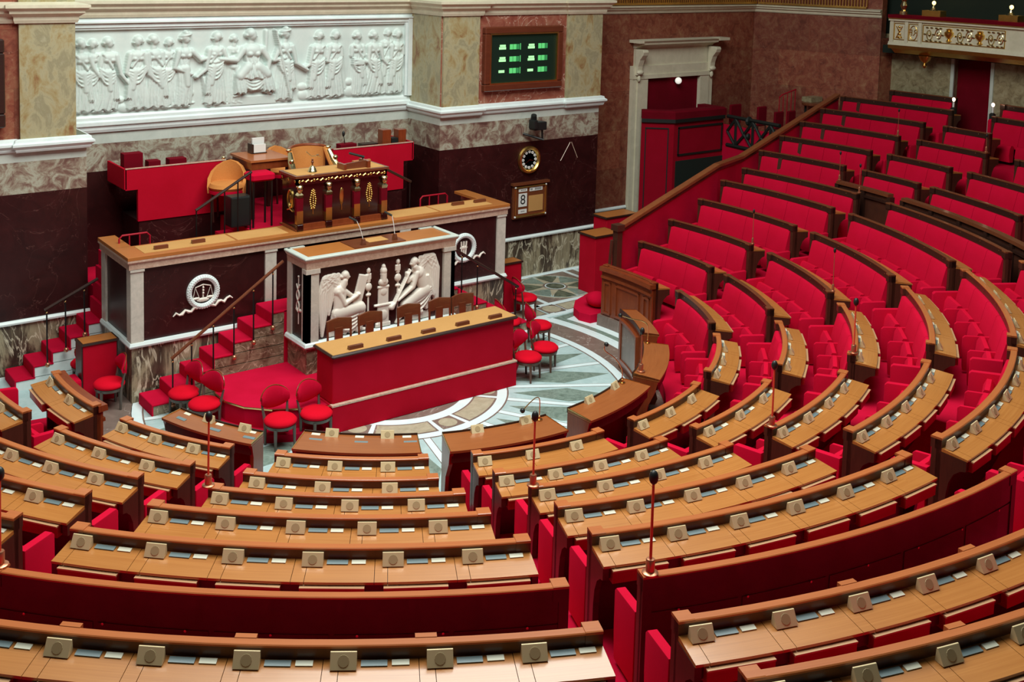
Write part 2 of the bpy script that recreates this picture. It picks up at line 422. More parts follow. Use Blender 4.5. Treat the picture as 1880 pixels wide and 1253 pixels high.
def bench(R, Z, fz, fz2, a0, a1, label, group, desk=True, fit='', seats=True, arms=True, pitch=0.6, posts=(), front=False, low=1.0, joints=(), name='desk_bench', cat='bench', rail='rail_wood'):
    am = (a0 + a1) / 2
    t = thing(name, pol(R - 0.2, am, fz), label, cat, group)
    arcl = R_(a1 - a0) * R
    n = max(1, round(arcl / pitch))
    da = (a1 - a0) / n
    d1 = 1 / (R_(1) * R)            # degrees per metre of arc
    MB().arc([(R - 0.037, Z - 0.018), (R + 0.037, Z - 0.018), (R + 0.037, Z - 0.006), (R + 0.030, Z), (R - 0.030, Z), (R - 0.037, Z - 0.006)], a0, a1).build('top_rail', rail, t)
    MB().arc([(R - 0.032, Z - 0.12), (R + 0.032, Z - 0.12), (R + 0.032, Z - 0.018), (R - 0.032, Z - 0.018)], a0, a1).build('rail_body', 'mahogany' if rail == 'rail_wood' else 'dark_wood', t)
    for s, a in ((1, a0), (-1, a1)):
        e = a + s * 0.12 * d1
        c_ = MB().arc([(R - 0.080, Z - 0.016), (R + 0.039, Z - 0.016), (R + 0.039, Z + 0.001), (R + 0.031, Z + 0.006), (R - 0.074, Z + 0.006), (R - 0.080, Z)], min(a, e), max(a, e), 1).build('rail_cap', rail, t)
        MB().arc([(R - 0.076, Z - 0.115), (R + 0.036, Z - 0.115), (R + 0.036, Z - 0.016), (R - 0.076, Z - 0.016)], min(a, e), max(a, e), 1).build('cap_block', 'mahogany' if rail == 'rail_wood' else 'dark_wood', c_)
        e = a + s * 0.075 * d1
        MB().arc([(R - 0.065, fz), (R + 0.034, fz), (R + 0.034, Z - 0.115), (R - 0.065, Z - 0.115)], min(a, e), max(a, e), 1).build('end_post', 'mahogany', t)
    for a in posts:
        MB().arc([(R - 0.145, fz), (R - 0.01, fz), (R - 0.01, Z - 0.10), (R - 0.085, Z - 0.10), (R - 0.145, Z - 0.45)], a - 0.045 * d1, a + 0.045 * d1, 1).build('divider_post', 'mahogany', t)
    # wooden back
    bk = MB()
    bk.arc([(R - 0.015, min(fz, fz2)), (R + 0.020, min(fz, fz2)), (R + 0.020, Z - 0.10), (R - 0.015, Z - 0.10)], a0, a1)
    if not desk:
        bk.arc([(R + 0.02, Z - 0.27), (R + 0.028, Z - 0.27), (R + 0.028, Z - 0.10), (R + 0.02, Z - 0.10)], a0, a1)
        q = max(2, round(arcl / 0.8))
        for i in range(q):
            bk.arc([(R + 0.02, fz2 + 0.06), (R + 0.026, fz2 + 0.06), (R + 0.026, Z - 0.29), (R + 0.02, Z - 0.29)], a0 + (a1 - a0) * i / q + 0.02 * d1, a0 + (a1 - a0) * (i + 1) / q - 0.02 * d1)
    bk.build('back_panel', 'mahogany', t)
    if not desk:
        for i in range(n):
            c = at(P_plq, t, R, a0 + da * (i + 0.5), Z - 0.24)
            c.rotation_euler = (0, 0, c.rotation_euler[2] + PI); c.name = 'brass_screw'
    if front:
        f = MB()
        f.arc([(R - 0.10, fz), (R - 0.015, fz), (R - 0.015, Z - 0.1), (R - 0.10, Z - 0.1)], a0, a1)
        f.build('front_panel', 'panel_wood', t)
        q = 3
        wds = [0.0, 0.22, 0.78, 1.0]
        m = MB()
        for i in range(q):
            b0 = a0 + (a1 - a0) * wds[i] + 0.06 * d1; b1 = a0 + (a1 - a0) * wds[i + 1] - 0.06 * d1
            for (za, zb) in ((fz + 0.26, fz + 0.30), (Z - 0.34, Z - 0.30)):
                m.arc([(R - 0.125, za), (R - 0.10, za), (R - 0.10, zb), (R - 0.125, zb)], b0, b1)
            for bb in (b0, b1 - 0.04 * d1):
                m.arc([(R - 0.125, fz + 0.26), (R - 0.10, fz + 0.26), (R - 0.10, Z - 0.30), (R - 0.125, Z - 0.30)], bb, bb + 0.04 * d1, 1)
        m.build('panel_moulding', 'panel_wood', t)
        MB().arc([(R - 0.16, Z - 0.10), (R - 0.03, Z - 0.10), (R - 0.03, Z - 0.02), (R - 0.15, Z - 0.02)], a0 - 0.02 * d1, a1 + 0.02 * d1).build('cornice', 'panel_wood', t)
        MB().arc([(R - 0.135, Z - 0.24), (R - 0.09, Z - 0.24), (R - 0.09, Z - 0.20), (R - 0.13, Z - 0.19)], a0, a1).build('cornice_band', 'panel_wood', t)
        MB().arc([(R - 0.15, fz), (R - 0.02, fz), (R - 0.02, fz + 0.22), (R - 0.14, fz + 0.22)], a0 - 0.05 * d1, a1 + 0.05 * d1).build('stone_base', 'floor_brown', t)
    # upholstered back, one cushion a seat
    if seats:
        cu = MB()
        mg = 0.085 * d1
        edges = [a0 + mg] + [a0 + da * i for i in range(1, n)] + [a1 - mg]
        for i in range(n):
            g0 = 0.004 * d1
            def pr(x):
                return [(R - 0.012, Z - 0.125), (R - 0.062, Z - 0.125), (R - 0.080 - x, Z - 0.15), (R - 0.120 - x, Z - 0.32), (R - 0.165 - x, fz + 0.48), (R - 0.165, fz + 0.36), (R - 0.012, fz + 0.34)]
            k = max(2, int(abs(da) / 1.4)); rings = []
            for j in range(k + 1):
                a = edges[i] + g0 + (edges[i + 1] - edges[i] - 2 * g0) * j / k
                x = (0.018 if low == 1 else 0.006) if 0 < j < k else 0.0
                rings.append([(r * sin(R_(a)), -r * cos(R_(a)), z) for r, z in pr(x)])
            cu.loft(rings)
        cu.build('back_cushion', 'red_velvet', t, smooth=True, angle=35)
        for i in range(n):
            c = at(P_seat, t, R, a0 + da * (i + 0.5), fz, arcl / n * 0.80); c.scale[2] = low
        for i in range(n + 1):
            if i in (0, n):
                c = at(P_end, t, R, a0 + (0.045 * d1 if i == 0 else 0) - (0.045 * d1 if i == n else 0) + da * i, fz); c.scale[2] = low
            elif arms:
                c = at(P_arm, t, R, a0 + da * i, fz); c.scale[2] = low
        for i in range(n):
            at(P_plq, t, R, a0 + da * (i + 0.5), Z)
    if joints:
        for u in joints:
            a = a0 + (a1 - a0) * u
            MB().arc([(R - 0.075, Z - 0.05), (R - 0.03, Z - 0.05), (R - 0.03, Z + 0.004), (R - 0.075, Z + 0.004)], a - 0.07 * d1, a + 0.07 * d1, 1).build('joint_block', rail, t)
    # desk behind the rail
    if desk:
        dt = MB()
        for i in range(n):
            x0, x1 = a0 + da * i, a0 + da * (i + 1)
            ins = 0.10 * d1 if n > 1 else 0
            cuts = [x0, x0 + ins, x1 - ins * 0, x1] if ins else [x0, x1]
            for c0, c1 in zip(cuts[:-1], cuts[1:]):
                if c1 - c0 > 0.01:
                    dt.arc([(R + 0.03, Z - 0.13), (R + 0.30, Z - 0.148), (R + 0.30, Z - 0.128), (R + 0.03, Z - 0.095)], c0 + 0.0022 * d1, c1 - 0.0022 * d1)
        dt.build('desktop', 'desk_oak', t)
        MB().arc([(R + 0.025, Z - 0.245), (R + 0.275, Z - 0.245), (R + 0.275, Z - 0.148), (R + 0.025, Z - 0.135)], a0 + 0.01 * d1, a1 - 0.01 * d1).build('apron', 'mahogany', t)
        br = [(0.02, -0.135), (0.29, -0.15), (0.29, -0.25), (0.235, -0.265), (0.17, -0.32), (0.125, -0.42), (0.105, -0.55), (0.10, fz2 - Z + 0.0), (0.02, fz2 - Z + 0.0)]
        for s, a in ((1, a0), (-1, a1)):
            e = a + s * 0.05 * d1
            MB().arc([(R + x, Z + y) for x, y in br], min(a, e), max(a, e), 1).build('desk_bracket', 'mahogany', t)
        for i in range(n):
            ac = a0 + da * (i + 0.5)
            at(P_drw, t, R, ac, Z, arcl / n * 0.80)
        for i in range(n):
            ac = a0 + da * (i + 0.5)
            if 's' in fit: at(P_spk, t, R, ac - 0.17 * d1, Z)
            if 'p' in fit:
                at(P_grey, t, R, ac + 0.02 * d1, Z)
                at(P_cream, t, R, ac + 0.185 * d1, Z)
    return t

ORD = ['front', 'second', 'third', 'fourth', 'fifth', 'sixth', 'seventh', 'eighth']
SEC = {
 'block at the left edge': ({1: (-93.2, -77.1), 2: (-94, -76.6)}, 'sp'),
 'block left of the middle foreground': ({1: (-70.9, -52.4), 2: (-70.5, -52.0), 3: (-70.5, -52.2), 4: (-70.5, -51.6), 5: (-70.5, -51.6)}, 'sp'),
 'middle foreground block': ({1: (-46.3, -26.7), 2: (-46.3, -26.8), 3: (-46.1, -25.7), 4: (-47.2, -25.3), 5: (-48.3, -24.5), 6: (-48.9, -24.2), 7: (-50, -24.3)}, 'sp'),
 'right foreground block': ({1: (-21.0, -1.5), 2: (-21.1, -0.2), 3: (-20.3, 0.0), 4: (-20.9, 0.8), 5: (-21.2, 2.0), 6: (-20.9, 3.1), 7: (-21.5, 5), 8: (-21.5, 6)}, 'sp'),
 'block right of centre': ({1: (4.1, 22.9), 2: (4.5, 23.6), 3: (5.6, 24.4), 4: (5.6, 25.4), 5: (5.6, 27.2), 6: (6.5, 27.5)}, 'sp'),
 'end-on block with armrests at right': ({1: (28.2, 46.6), 2: (29.7, 47.8), 3: (29.8, 48.7), 4: (30.2, 49.3), 5: (30.1, 50.6), 6: (30.5, 51)}, 'sp'),
 'wide block behind the lectern desk': ({1: (52, 71.4), 2: (53.1, 71.4), 3: (53.2, 72.5), 4: (53.3, 73.2), 5: (53.4, 74.2), 6: (53.7, 74.5)}, ''),
 'block beside the sloping parapet': ({2: (75.8, 94.9), 3: (77, 95.2), 4: (76.8, 95.3), 5: (77.3, 96.2), 6: (79.2, 96.7)}, ''),
}
for si, (sec, (rows, fit)) in enumerate(SEC.items()):
    for k, (a0, a1) in rows.items():
        f = fit
        if k == 1 and si in (3, 4): f = 's'
        fr = (si == 0 and k == 1)
        desk = k != 6
        nm = ('curved oak desk bench, ' if desk else 'curved panelled bench without desk, ')
        if si >= 6: nm = 'red-backed bench, ' if desk else 'red-backed bench below the dark barrier, '
        bench(RK[k], ZK[k], 0.0 if fr else FK[k], FK[k + 1] if k < 8 else 2.1, a0, a1, nm + ORD[k - 1] + ' row up, ' + sec, 'benches in the ' + sec, desk=desk, fit=f, seats=not fr, front=fr,
              arms=si != 7, rail='rail_wood' if si < 6 else 'brown_wood', pitch=0.6 if si < 5 else 0.62, low=1.0 if si < 6 else (0.86 if si == 6 else 0.78), joints=(0.28, 0.52, 0.76) if k >= 7 else ())
# wooden fronted bench by the parapet
bench(5.18, 1.19, 0.0, 0.5, 79.6, 95.4, 'panelled brown wooden desk on a stone base standing by the sloping parapet', None, seats=False, front=True, name='panelled_desk', cat='desk', rail='panel_wood', fit='')
# upper rows under the balcony
UP = {
 'beside the parapet': ([(86.5, 98.1), (86.9, 98.3), (86.9, 98.4), (86.9, 98.2), (86.5, 98.0)], (95.1, 95.6, 95.6, 95.5, 96.0)),
 'right of the upper aisle': ([(76.3, 84.0), (77.0, 84.8), (76.9, 84.8), (79.9, 84.8), (76.5, 82.5)], None),
 'at the far right edge': ([(62, 74.6), (62, 74.8), (62, 73.7), (64, 74.8), (64, 74.5)], None),
}
for sec, (rows, gaps) in UP.items():
    for k, (a0, a1) in enumerate(rows):
        bench(RU[k], ZU[k], FU[k], FU[k + 1] if k < 4 else FU[k] + 0.25, a0, a1, 'red-backed bench, ' + ORD[k] + ' row above the dark barrier, ' + sec, 'upper benches ' + sec, arms=False, rail='brown_wood', posts=(gaps[k],) if gaps else (), pitch=0.62, low=0.76)
bench(15.27, 3.95, 3.0, 3.0, 87.9, 94.4, 'red bench against the olive marble wall under the balcony, left of the doorway', 'benches along the rear wall', desk=False, arms=False, rail='brown_wood', name='wall_bench')
bench(15.27, 3.95, 3.0, 3.0, 74, 83.6, 'red bench against the olive marble wall under the balcony, right of the doorway', 'benches along the rear wall', desk=False, arms=False, rail='brown_wood', name='wall_bench')

# dark wooden barrier across the passage
for nm, a0, a1, zt in (('dark wooden barrier closing the aisle above the parapet block', 76.2, 84.0, 2.59), ('long dark wooden barrier behind the wide block of red backs', 52, 74.2, 2.60)):
    t = thing('barrier', pol(10.2, (a0 + a1) / 2, 1.6), nm, 'barrier')
    MB().arc([(10.13, zt - 0.06), (10.27, zt - 0.06), (10.27, zt), (10.13, zt)], a0, a1).build('top_rail', 'brown_wood', t)
    MB().arc([(10.19, 1.62), (10.22, 1.62), (10.22, zt - 0.06), (10.19, zt - 0.06)], a0, a1).build('panel', 'mahogany', t)
    MB().arc([(10.15, zt - 0.2), (10.25, zt - 0.2), (10.25, zt - 0.15), (10.15, zt - 0.15)], a0, a1).build('lower_rail', 'dark_wood', t)
    q = max(2, int((a1 - a0) / 4))
    for i in range(q + 1):
        a = a0 + (a1 - a0) * i / q
        MB().arc([(10.14, 1.62), (10.26, 1.62), (10.26, zt - 0.06), (10.14, zt - 0.06)], a - 0.25, a + 0.25, 1).build('post', 'dark_wood', t)

# stepped carpeted floor
b = MB()
edges = [4.42, 5.20, 6.14, 7.09, 8.05, 9.0, 9.91]
lv = [FK[1]] + FK[2:7]
for i in range(6):
    b.arc([(edges[i], -0.2), (edges[i + 1] + 0.02, -0.2), (edges[i + 1] + 0.02, lv[i]), (edges[i], lv[i])], -76 if i == 0 else -97, 76.5 if i == 0 else 95.5, 90)
b.arc([(9.91, -0.2), (10.75, -0.2), (10.75, 1.62), (9.91, 1.62)], -97, 97.5, 90)
b.arc([(10.73, -0.2), (11.65, -0.2), (11.65, 1.78), (10.73, 1.78)], -97, 60, 90)
b.arc([(11.63, -0.2), (13.5, -0.2), (13.5, 1.95), (11.63, 1.95)], -97, 60, 90)
eu = [10.35] + [r + 0.03 for r in RU] + [15.7]
lu = FU + [3.0]
for i in range(6):
    b.arc([(eu[i], -0.2), (eu[i + 1] + 0.02, -0.2), (eu[i + 1] + 0.02, lu[i]), (eu[i], lu[i])], 60, 98.6, 40)
struct(b, 'floor_tiers', 'red_carpet', loc=(0, 0, 0))

# ---------------------------------------------------------------- front desks on the marble floor
def front_desk(R0, R1, Z, a0, a1, label, spk=(), plates=False, brass=True, z0=0.0):
    am = (a0 + a1) / 2; d1 = 1 / (R_(1) * R1)
    t = thing('front_desk', pol((R0 + R1) / 2, am, z0), label, 'desk', None)
    MB().arc([(R0, Z - 0.045), (R1, Z - 0.055), (R1, Z - 0.025), (R0, Z)], a0, a1).build('desktop', 'front_wood', t)
    MB().arc([(R0 - 0.012, Z - 0.05), (R0 + 0.004, Z - 0.05), (R0 + 0.004, Z + 0.022), (R0 - 0.012, Z + 0.022)], a0, a1).build('edge_lip', 'dark_wood', t)
    MB().arc([(R0 + 0.01, z0), (R0 + 0.05, z0), (R0 + 0.05, Z - 0.045), (R0 + 0.01, Z - 0.045)], a0 + 0.3, a1 - 0.3).build('front_panel', 'panel_wood', t)
    MB().arc([(R0 - 0.005, z0), (R0 + 0.06, z0), (R0 + 0.06, z0 + 0.14), (R0 - 0.005, z0 + 0.14)], a0 + 0.2, a1 - 0.2).build('plinth', 'panel_wood', t)
    MB().arc([(R0 + 0.05, Z - 0.19), (R1 - 0.03, Z - 0.19), (R1 - 0.03, Z - 0.05), (R0 + 0.05, Z - 0.05)], a0 + 0.4, a1 - 0.4).build('apron', 'mahogany', t)
    MB().arc([(R0 + 0.05, z0), (R0 + 0.07, z0), (R0 + 0.07, Z - 0.19), (R0 + 0.05, Z - 0.19)], a0 + 0.4, a1 - 0.4).build('red_lining', 'dark_red_cloth', t)
    pr = [(R0, z0), (R0 + 0.22, z0), (R0 + 0.26, z0 + 0.1), (R0 + 0.20, z0 + 0.3), (R0 + 0.24, z0 + 0.55), (R1 - 0.06, Z - 0.22), (R1 - 0.02, Z - 0.06), (R0, Z - 0.05)]
    for s, a in ((1, a0), (-1, a1)):
        e = a + s * 0.05 * d1
        MB().arc(pr, min(a, e), max(a, e), 1).build('side_panel', 'panel_wood', t)
        if brass:
            e = a + s * 0.012 * d1
            MB().arc([(R0, Z - 0.03), (R1, Z - 0.04), (R1, Z - 0.02), (R0, Z + 0.012)], min(a, e), max(a, e), 1).build('brass_edge', 'brass', t)
    for a in spk:
        put(P_spk, t, pol(R0 - 0.05, a, Z + 0.095), R_(a) + PI)
    if plates:
        for a in plates:
            c = put(P_cream, t, pol(R0 - 0.03, a, Z + 0.092), R_(a) + PI)
            c = put(P_grey, t, pol(R0 + 0.10, a + 0.5, Z + 0.082), R_(a) + PI)
    return t
front_desk(3.95, 4.40, 1.0, -47.4, -26.5, 'free-standing oak front desk ahead of the middle foreground block', spk=(-42, -32), plates=(-45, -37, -28.5))
front_desk(3.97, 4.43, 1.0, -22, -0.3, 'brown front desk with a gooseneck and two speakers, ahead of the right foreground block', spk=(-15.5, -5.5))
front_desk(3.98, 4.40, 1.0, 5.2, 26.0, 'brown front desk on the right of the marble floor, gooseneck at its far end', spk=(11, 20.5))
front_desk(4.05, 4.45, 1.0, 29.5, 49.4, 'brown front desk carrying a tall copper microphone, just right of the marble floor')
front_desk(4.08, 4.38, 0.97, -74.2, -54.6, 'brown front desk with yellow cards, left, in front of the red round stage', spk=(-66, -58), plates=(-71.5, -63.5, -56.5))
t = front_desk(4.06, 4.36, 1.02, 54.5, 71.2, 'brown front desk with a grey framed curved front, beside the panelled desk')
MB().arc([(4.02, 0.20), (4.07, 0.20), (4.07, 0.86), (4.02, 0.86)], 57.5, 68.5).build('grey_inset', 'floor_brown', t)
m = MB()
for x0, x1, z0, z1 in ((56.3, 69.7, 0.16, 0.21), (56.3, 69.7, 0.85, 0.90), (56.3, 57.3, 0.21, 0.85), (68.7, 69.7, 0.21, 0.85)):
    m.arc([(4.0, z0), (4.07, z0), (4.07, z1), (4.0, z1)], x0, x1)
m.build('front_moulding', 'panel_wood', t)

# microphones on red poles, standing on the rails
def pole_mic(R, a, z, h, label, pole='red_pole', k=1.0):
    t = thing('pole_microphone', pol(R, a, z), label, 'microphone', 'microphones on thin poles among the benches')
    c = pol(R, a, z)
    MB().lathe([(0.062 * k, 0), (0.062 * k, 0.012), (0.05 * k, 0.018), (0.034 * k, 0.02), (0.034 * k, 0.11), (0.030 * k, 0.115), (0.002, 0.118)], c, 16).build('base', 'copper', t, smooth=True)
    MB().cyl(c + Vector((0, 0, 0.1)), c + Vector((0.01, 0.01, h - 0.09)), 0.011 * k, 0.010 * k, 8).build('pole', pole, t, smooth=True)
    MB().ell(c + Vector((0.01, 0.01, h - 0.055)), (0.036 * k, 0.036 * k, 0.055 * (0.4 + 0.6 * k)), 12, 8).build('foam_head', 'black_plastic', t, smooth=True)
for a in ((7.07, -46.2, 1.815, 0.75, 'black-headed microphone on a bright red pole in front of the red round stage'),
          (7.07, -20.1, 1.815, 0.76, 'black-headed microphone on a bright red pole beside a desk gooseneck'),
          (9.891, -20.5, 2.516, 0.79, 'nearest and largest microphone, red pole on a white and copper base, bottom centre-right'),
          (9.86, -48.5, 2.516, 0.75, 'copper-based microphone pole cut off by the left edge of the photo'),
          (7.07, 5.9, 1.815, 0.76, 'copper microphone pole on the third desk row right of centre'),
          (7.09, 53.5, 1.815, 0.72, 'microphone pole at the aisle end of the third row of the wide block'),
          (7.09, 77.2, 1.815, 0.67, 'microphone pole at the aisle end of the parapet block'),
          (7.07, 30.2, 1.815, 0.76, 'microphone pole on the third row of the end-on block with armrests'),
          (10.2, 83.9, 2.60, 0.62, 'thin microphone pole on the left end of the dark barrier'),
          (9.93, 79.4, 2.52, 0.60, 'thin microphone pole at the aisle end above the parapet block'),
          (12.85, 87.2, 3.255, 0.62, 'thin microphone pole among the upper benches beside the parapet'),
          (12.85, 77.2, 3.255, 0.4, 'short microphone pole among the upper benches right of the upper aisle')):
    far = a[1] > 50
    pole_mic(*a, pole='copper' if far else 'red_pole', k=0.6 if far else 1.0)
def goose(p, pts, label, head=True):
    p = Vector(p)
    t = thing('gooseneck_microphone', p, label, 'microphone')
    MB().lathe([(0.045, 0), (0.045, 0.008), (0.02, 0.014), (0.016, 0.05), (0.008, 0.055)], p, 14).build('base', 'brass', t, smooth=True)
    P = [p + Vector(q) for q in pts]
    Q = []
    for i in range(len(P) - 1):
        p0, p1, p2, p3 = P[max(i - 1, 0)], P[i], P[i + 1], P[min(i + 2, len(P) - 1)]
        for j in range(6):
            u = j / 6
            Q.append(0.5 * ((2 * p1) + (p2 - p0) * u + (2 * p0 - 5 * p1 + 4 * p2 - p3) * u * u + (3 * p1 - p0 - 3 * p2 + p3) * u ** 3))
    Q.append(P[-1])
    MB().tube(Q, 0.007, 6).build('neck', 'brass', t, smooth=True)
    MB().ell(P[-1], 0.034, 10, 7).build('foam_head', 'black_plastic', t, smooth=True)
goose(pol(4.02, -2.5, 1.0), [(0, 0, 0.04), (0, 0, 0.26), (-0.04, 0.02, 0.30), (-0.14, 0.03, 0.25), (-0.26, 0.03, 0.17)], 'brass gooseneck microphone bent left over the desk beside a red pole')
goose(pol(4.03, 23.8, 1.0), [(0, 0, 0.04), (0.0, 0.02, 0.2), (-0.10, 0.06, 0.36), (-0.24, 0.12, 0.48), (-0.25, 0.12, 0.55), (-0.22, 0.12, 0.57)], 'brass S-curved gooseneck microphone on the desk at the marble floor edge')
goose(pol(4.12, 49.0, 1.0), [(0, 0, 0.04), (0.0, 0.0, 0.26), (-0.05, 0.06, 0.34), (-0.2, 0.16, 0.38), (-0.36, 0.26, 0.44)], 'brass gooseneck microphone leaning away at the curved front desk')
pole_mic(4.13, 31.6, 1.0, 0.66, 'tall copper microphone standing on the brown front desk right of the marble floor', 'copper')
# ---------------------------------------------------------------- marble floor with its inlays (one object, thin layers)
FL = ['floor_brown', 'floor_white', 'floor_blue', 'floor_green', 'floor_beige', 'floor_dark']
b = MB()
def flat(r0, r1, a0, a1, z, m, n=None, c=(0, 0)):
    b.mat(m).arc([(r0, z - 0.02), (r1, z - 0.02), (r1, z), (r0, z)], a0, a1, n, c=c)
def poly(pts, z, m):
    b.mat(m).prism(pts, z - 0.02, z, axis='z')
b.mat(2).box(-12, 9.0, -6, 5.2, -0.25, 0.0)
flat(0.02, 4.0, -180, 180, 0.004, 0, 72)
flat(3.98, 4.52, -180, 180, 0.004, 0, 72)
flat(4.50, 4.66, -180, 180, 0.005, 1, 72)
flat(1.93, 3.86, -180, 180, 0.006, 2, 72)
flat(1.22, 1.36, -180, 180, 0.007, 1, 60)
flat(1.36, 1.79, -180, 180, 0.006, 1, 60)
flat(1.79, 1.92, -180, 180, 0.008, 1, 60)
flat(3.84, 3.99, -180, 180, 0.008, 1, 96)
for i in range(24):
    a = i * 15
    d = Vector((sin(R_(a)), -cos(R_(a)))); q = Vector((d.y, -d.x))
    # white radial strips with brown edges
    for w, z, m in ((0.062, 0.0075, 0), (0.05, 0.0085, 1)):
        poly([tuple(d * 1.92 + q * w), tuple(d * 3.86 + q * w), tuple(d * 3.86 - q * w), tuple(d * 1.92 - q * w)], z, m)
    a = i * 15 + 7.5
    d = Vector((sin(R_(a)), -cos(R_(a)))); q = Vector((d.y, -d.x))
    poly([tuple(d * 2.02), tuple(d * 2.9 + q * 0.27), tuple(d * 3.78), tuple(d * 2.9 - q * 0.27)], 0.0085, 3)
flat(1.92, 1.945, -180, 180, 0.0095, 0, 72); flat(3.815, 3.84, -180, 180, 0.0095, 0, 96)
for i in range(7):
    a = i * 360 / 7 + 2.7
    # small squares with a disc, then long beige panels
    flat(1.40, 1.76, a - 6.8, a + 6.8, 0.008, 0, 6)
    q = pol(1.58, a)
    flat(0.001, 0.145, -180, 180, 0.010, 4, 20, (q.x, q.y))
    flat(1.39, 1.77, a + 9.3, a + 42.1, 0.008, 0, 14)
    flat(1.42, 1.74, a + 10.4, a + 41.0, 0.010, 4, 14)
# right-hand approach: square frame with a rosette, bands
rc = (5.93, 2.86)
def rot45(u, v, A=PI / 4 * 0):
    return (rc[0] + u, rc[1] + v)
poly([(4.95, 1.95), (6.95, 1.95), (6.95, 3.72), (4.95, 3.72)], 0.004, 0)
for x0, x1, y0, y1, m, z in ((4.0, 7.8, 3.64, 3.74, 1, .006), (4.0, 7.0, 1.95, 2.06, 1, .006), (4.0, 7.0, 1.38, 1.50, 1, .006), (4.98, 5.08, 1.5, 3.64, 1, .005), (6.80, 6.90, 1.5, 3.64, 1, .005),
                            (6.9, 7.1, 1.5, 3.64, 0, .005), (7.1, 7.2, 1.5, 3.64, 1, .006), (4.78, 4.98, 1.5, 3.64, 0, .0045), (4.68, 4.78, 1.5, 3.64, 1, .006),
                            (4.98, 6.9, 1.5, 1.95, 1, .005)):
    b.mat(m).box(x0, x1, y0, y1, -0.02, z)
for x0, x1 in ((3.75, 4.6), (5.12, 5.75), (5.88, 6.8)):
    b.mat(0).box(x0, x1, 1.53, 1.92, -0.02, 0.0065); b.mat(4).box(x0 + 0.03, x1 - 0.03, 1.56, 1.89, -0.02, 0.0075)
b.mat(0).box(4.66, 5.10, 1.53, 1.92, -0.02, 0.007)
flat(0.001, 0.19, -180, 180, 0.009, 4, 24, (4.88, 1.725))
flat(0.001, 0.80, -180, 180, 0.006, 4, 48, rc); flat(0.001, 0.76, -180, 180, 0.008, 2, 48, rc)
for i in range(8):
    a = i * 45 + 22.5
    p0 = pol(0.28, a - 16); p1 = pol(0.74, a - 20); p2 = pol(0.76, a); p3 = pol(0.74, a + 20); p4 = pol(0.28, a + 16)
    poly([(rc[0] + p.x, rc[1] + p.y) for p in (p0, p1, p2, p3, p4)], 0.009, 5 if i % 2 else 3)
    a = i * 45
    p0 = pol(0.2, a - 30); p2 = pol(0.755, a); p4 = pol(0.2, a + 30)
    poly([(rc[0] + p.x, rc[1] + p.y) for p in (p0, p2, p4)], 0.0105, 4)
for r, m, z in ((0.27, 0, .012), (0.225, 1, .013), (0.20, 5, .014)):
    flat(0.001, r, -180, 180, z, m, 32, rc)
# pale framed panel beside the panelled desk
poly([tuple(pol(4.66, 78)[:2]), tuple(pol(4.66, 106)[:2]), (5.9, 1.40), (6.4, 0.9)], 0.004, 3)
flat(4.66, 4.72, 74, 106, 0.006, 1, 20)
flat(4.86, 6.0, 74, 103, 0.007, 1, 20)
struct(b, 'floor', FL, loc=(0, 0, 0))

# ---------------------------------------------------------------- walls
YW, YR = 3.735, 4.95
XL, XR = -3.68, 3.45
def layers(mb, x0, x1, yf, yb, zs):
    """stacked marble courses on one wall; zs: (z0, z1, material index)"""
    for z0, z1, m in zs:
        mb.mat(m).box(x0, x1, yf, yb, z0, z1)
WM = ['plinth_marble', 'griotte', 'breccia', 'grey_frieze', 'yellow_marble', 'red_field', 'rose_marble']
# clock pier (right)
b = MB()
layers(b, XR, 7.82, YW, 5.4, [(0, 0.9, 0), (0.9, 3.03, 1), (3.03, 3.55, 2), (3.55, 3.75, 3), (3.75, 7.5, 5)])
b.mat(4).box(XR + 0.02, 4.37, YW - 0.06, 4.2, 3.75, 7.5).box(6.82, 7.80, YW - 0.06, 4.2, 3.75, 7.5)
b.mat(4).box(6.78, 6.85, YW - 0.03, 4.2, 3.75, 7.5)
b.mat(4).box(XR - 0.004, XR + 0.03, YW + 0.02, 4.96, 3.75, 7.5)
struct(b, 'wall_clock_pier', WM, loc=(0, 0, 0))
b = MB()
layers(b, -9.2, XL, YW, 5.4, [(0, 0.9, 0), (0.9, 3.03, 1), (3.03, 3.55, 2), (3.55, 3.75, 3)])
b.mat(5).box(-9.2, -3.87, YW, 5.4, 3.75, 7.5)
b.mat(4).box(-4.74, -3.86, YW - 0.06, 4.95, 3.75, 7.5)
struct(b, 'wall_left_pier', WM[:5] + ['red_marble'] + WM[6:], loc=(0, 0, 0))  # upper field swapped for darker marble: dim light there put into the colour
b = MB()
layers(b, XL - 0.1, XR + 0.1, YR, 5.4, [(0, 3.03, 1), (3.03, 3.53, 2), (3.53, 3.74, 3), (3.74, 7.5, 3)])
struct(b, 'wall_relief', WM, loc=(0, 0, 0))
# door wall and oblique side wall
b = MB()
b.mat(0).box(7.8, 14.6, 4.8, 5.4, 0, 7.5)
b.mat(1).box(7.8, 9.78, 4.78, 4.9, 0, 0.86)
struct(b, 'wall_door', ['red_marble', 'plinth_marble'], loc=(0, 0, 0))
b = MB()
b.prism([(14.33, 4.8), (15.28, 1.57), (15.55, 1.62), (15.2, 5.0)], 0, 7.0, axis='z')
struct(b, 'wall_right', ['red_marble'], loc=(0, 0, 0))
b = MB()
b.prism([(15.29, 1.58), (15.85, 1.50), (15.9, 1.7), (15.55, 1.62)], 0, 5.2, axis='z')
b.mat(1)
struct(b, 'wall_return', ['red_marble'], loc=(0, 0, 0))
b = MB()
b.mat(0).arc([(15.8, 2.9), (16.1, 2.9), (16.1, 5.3), (15.8, 5.3)], 89.6, 97, 6)
b.mat(0).arc([(15.8, 2.9), (16.1, 2.9), (16.1, 5.3), (15.8, 5.3)], 70, 86.0, 12)
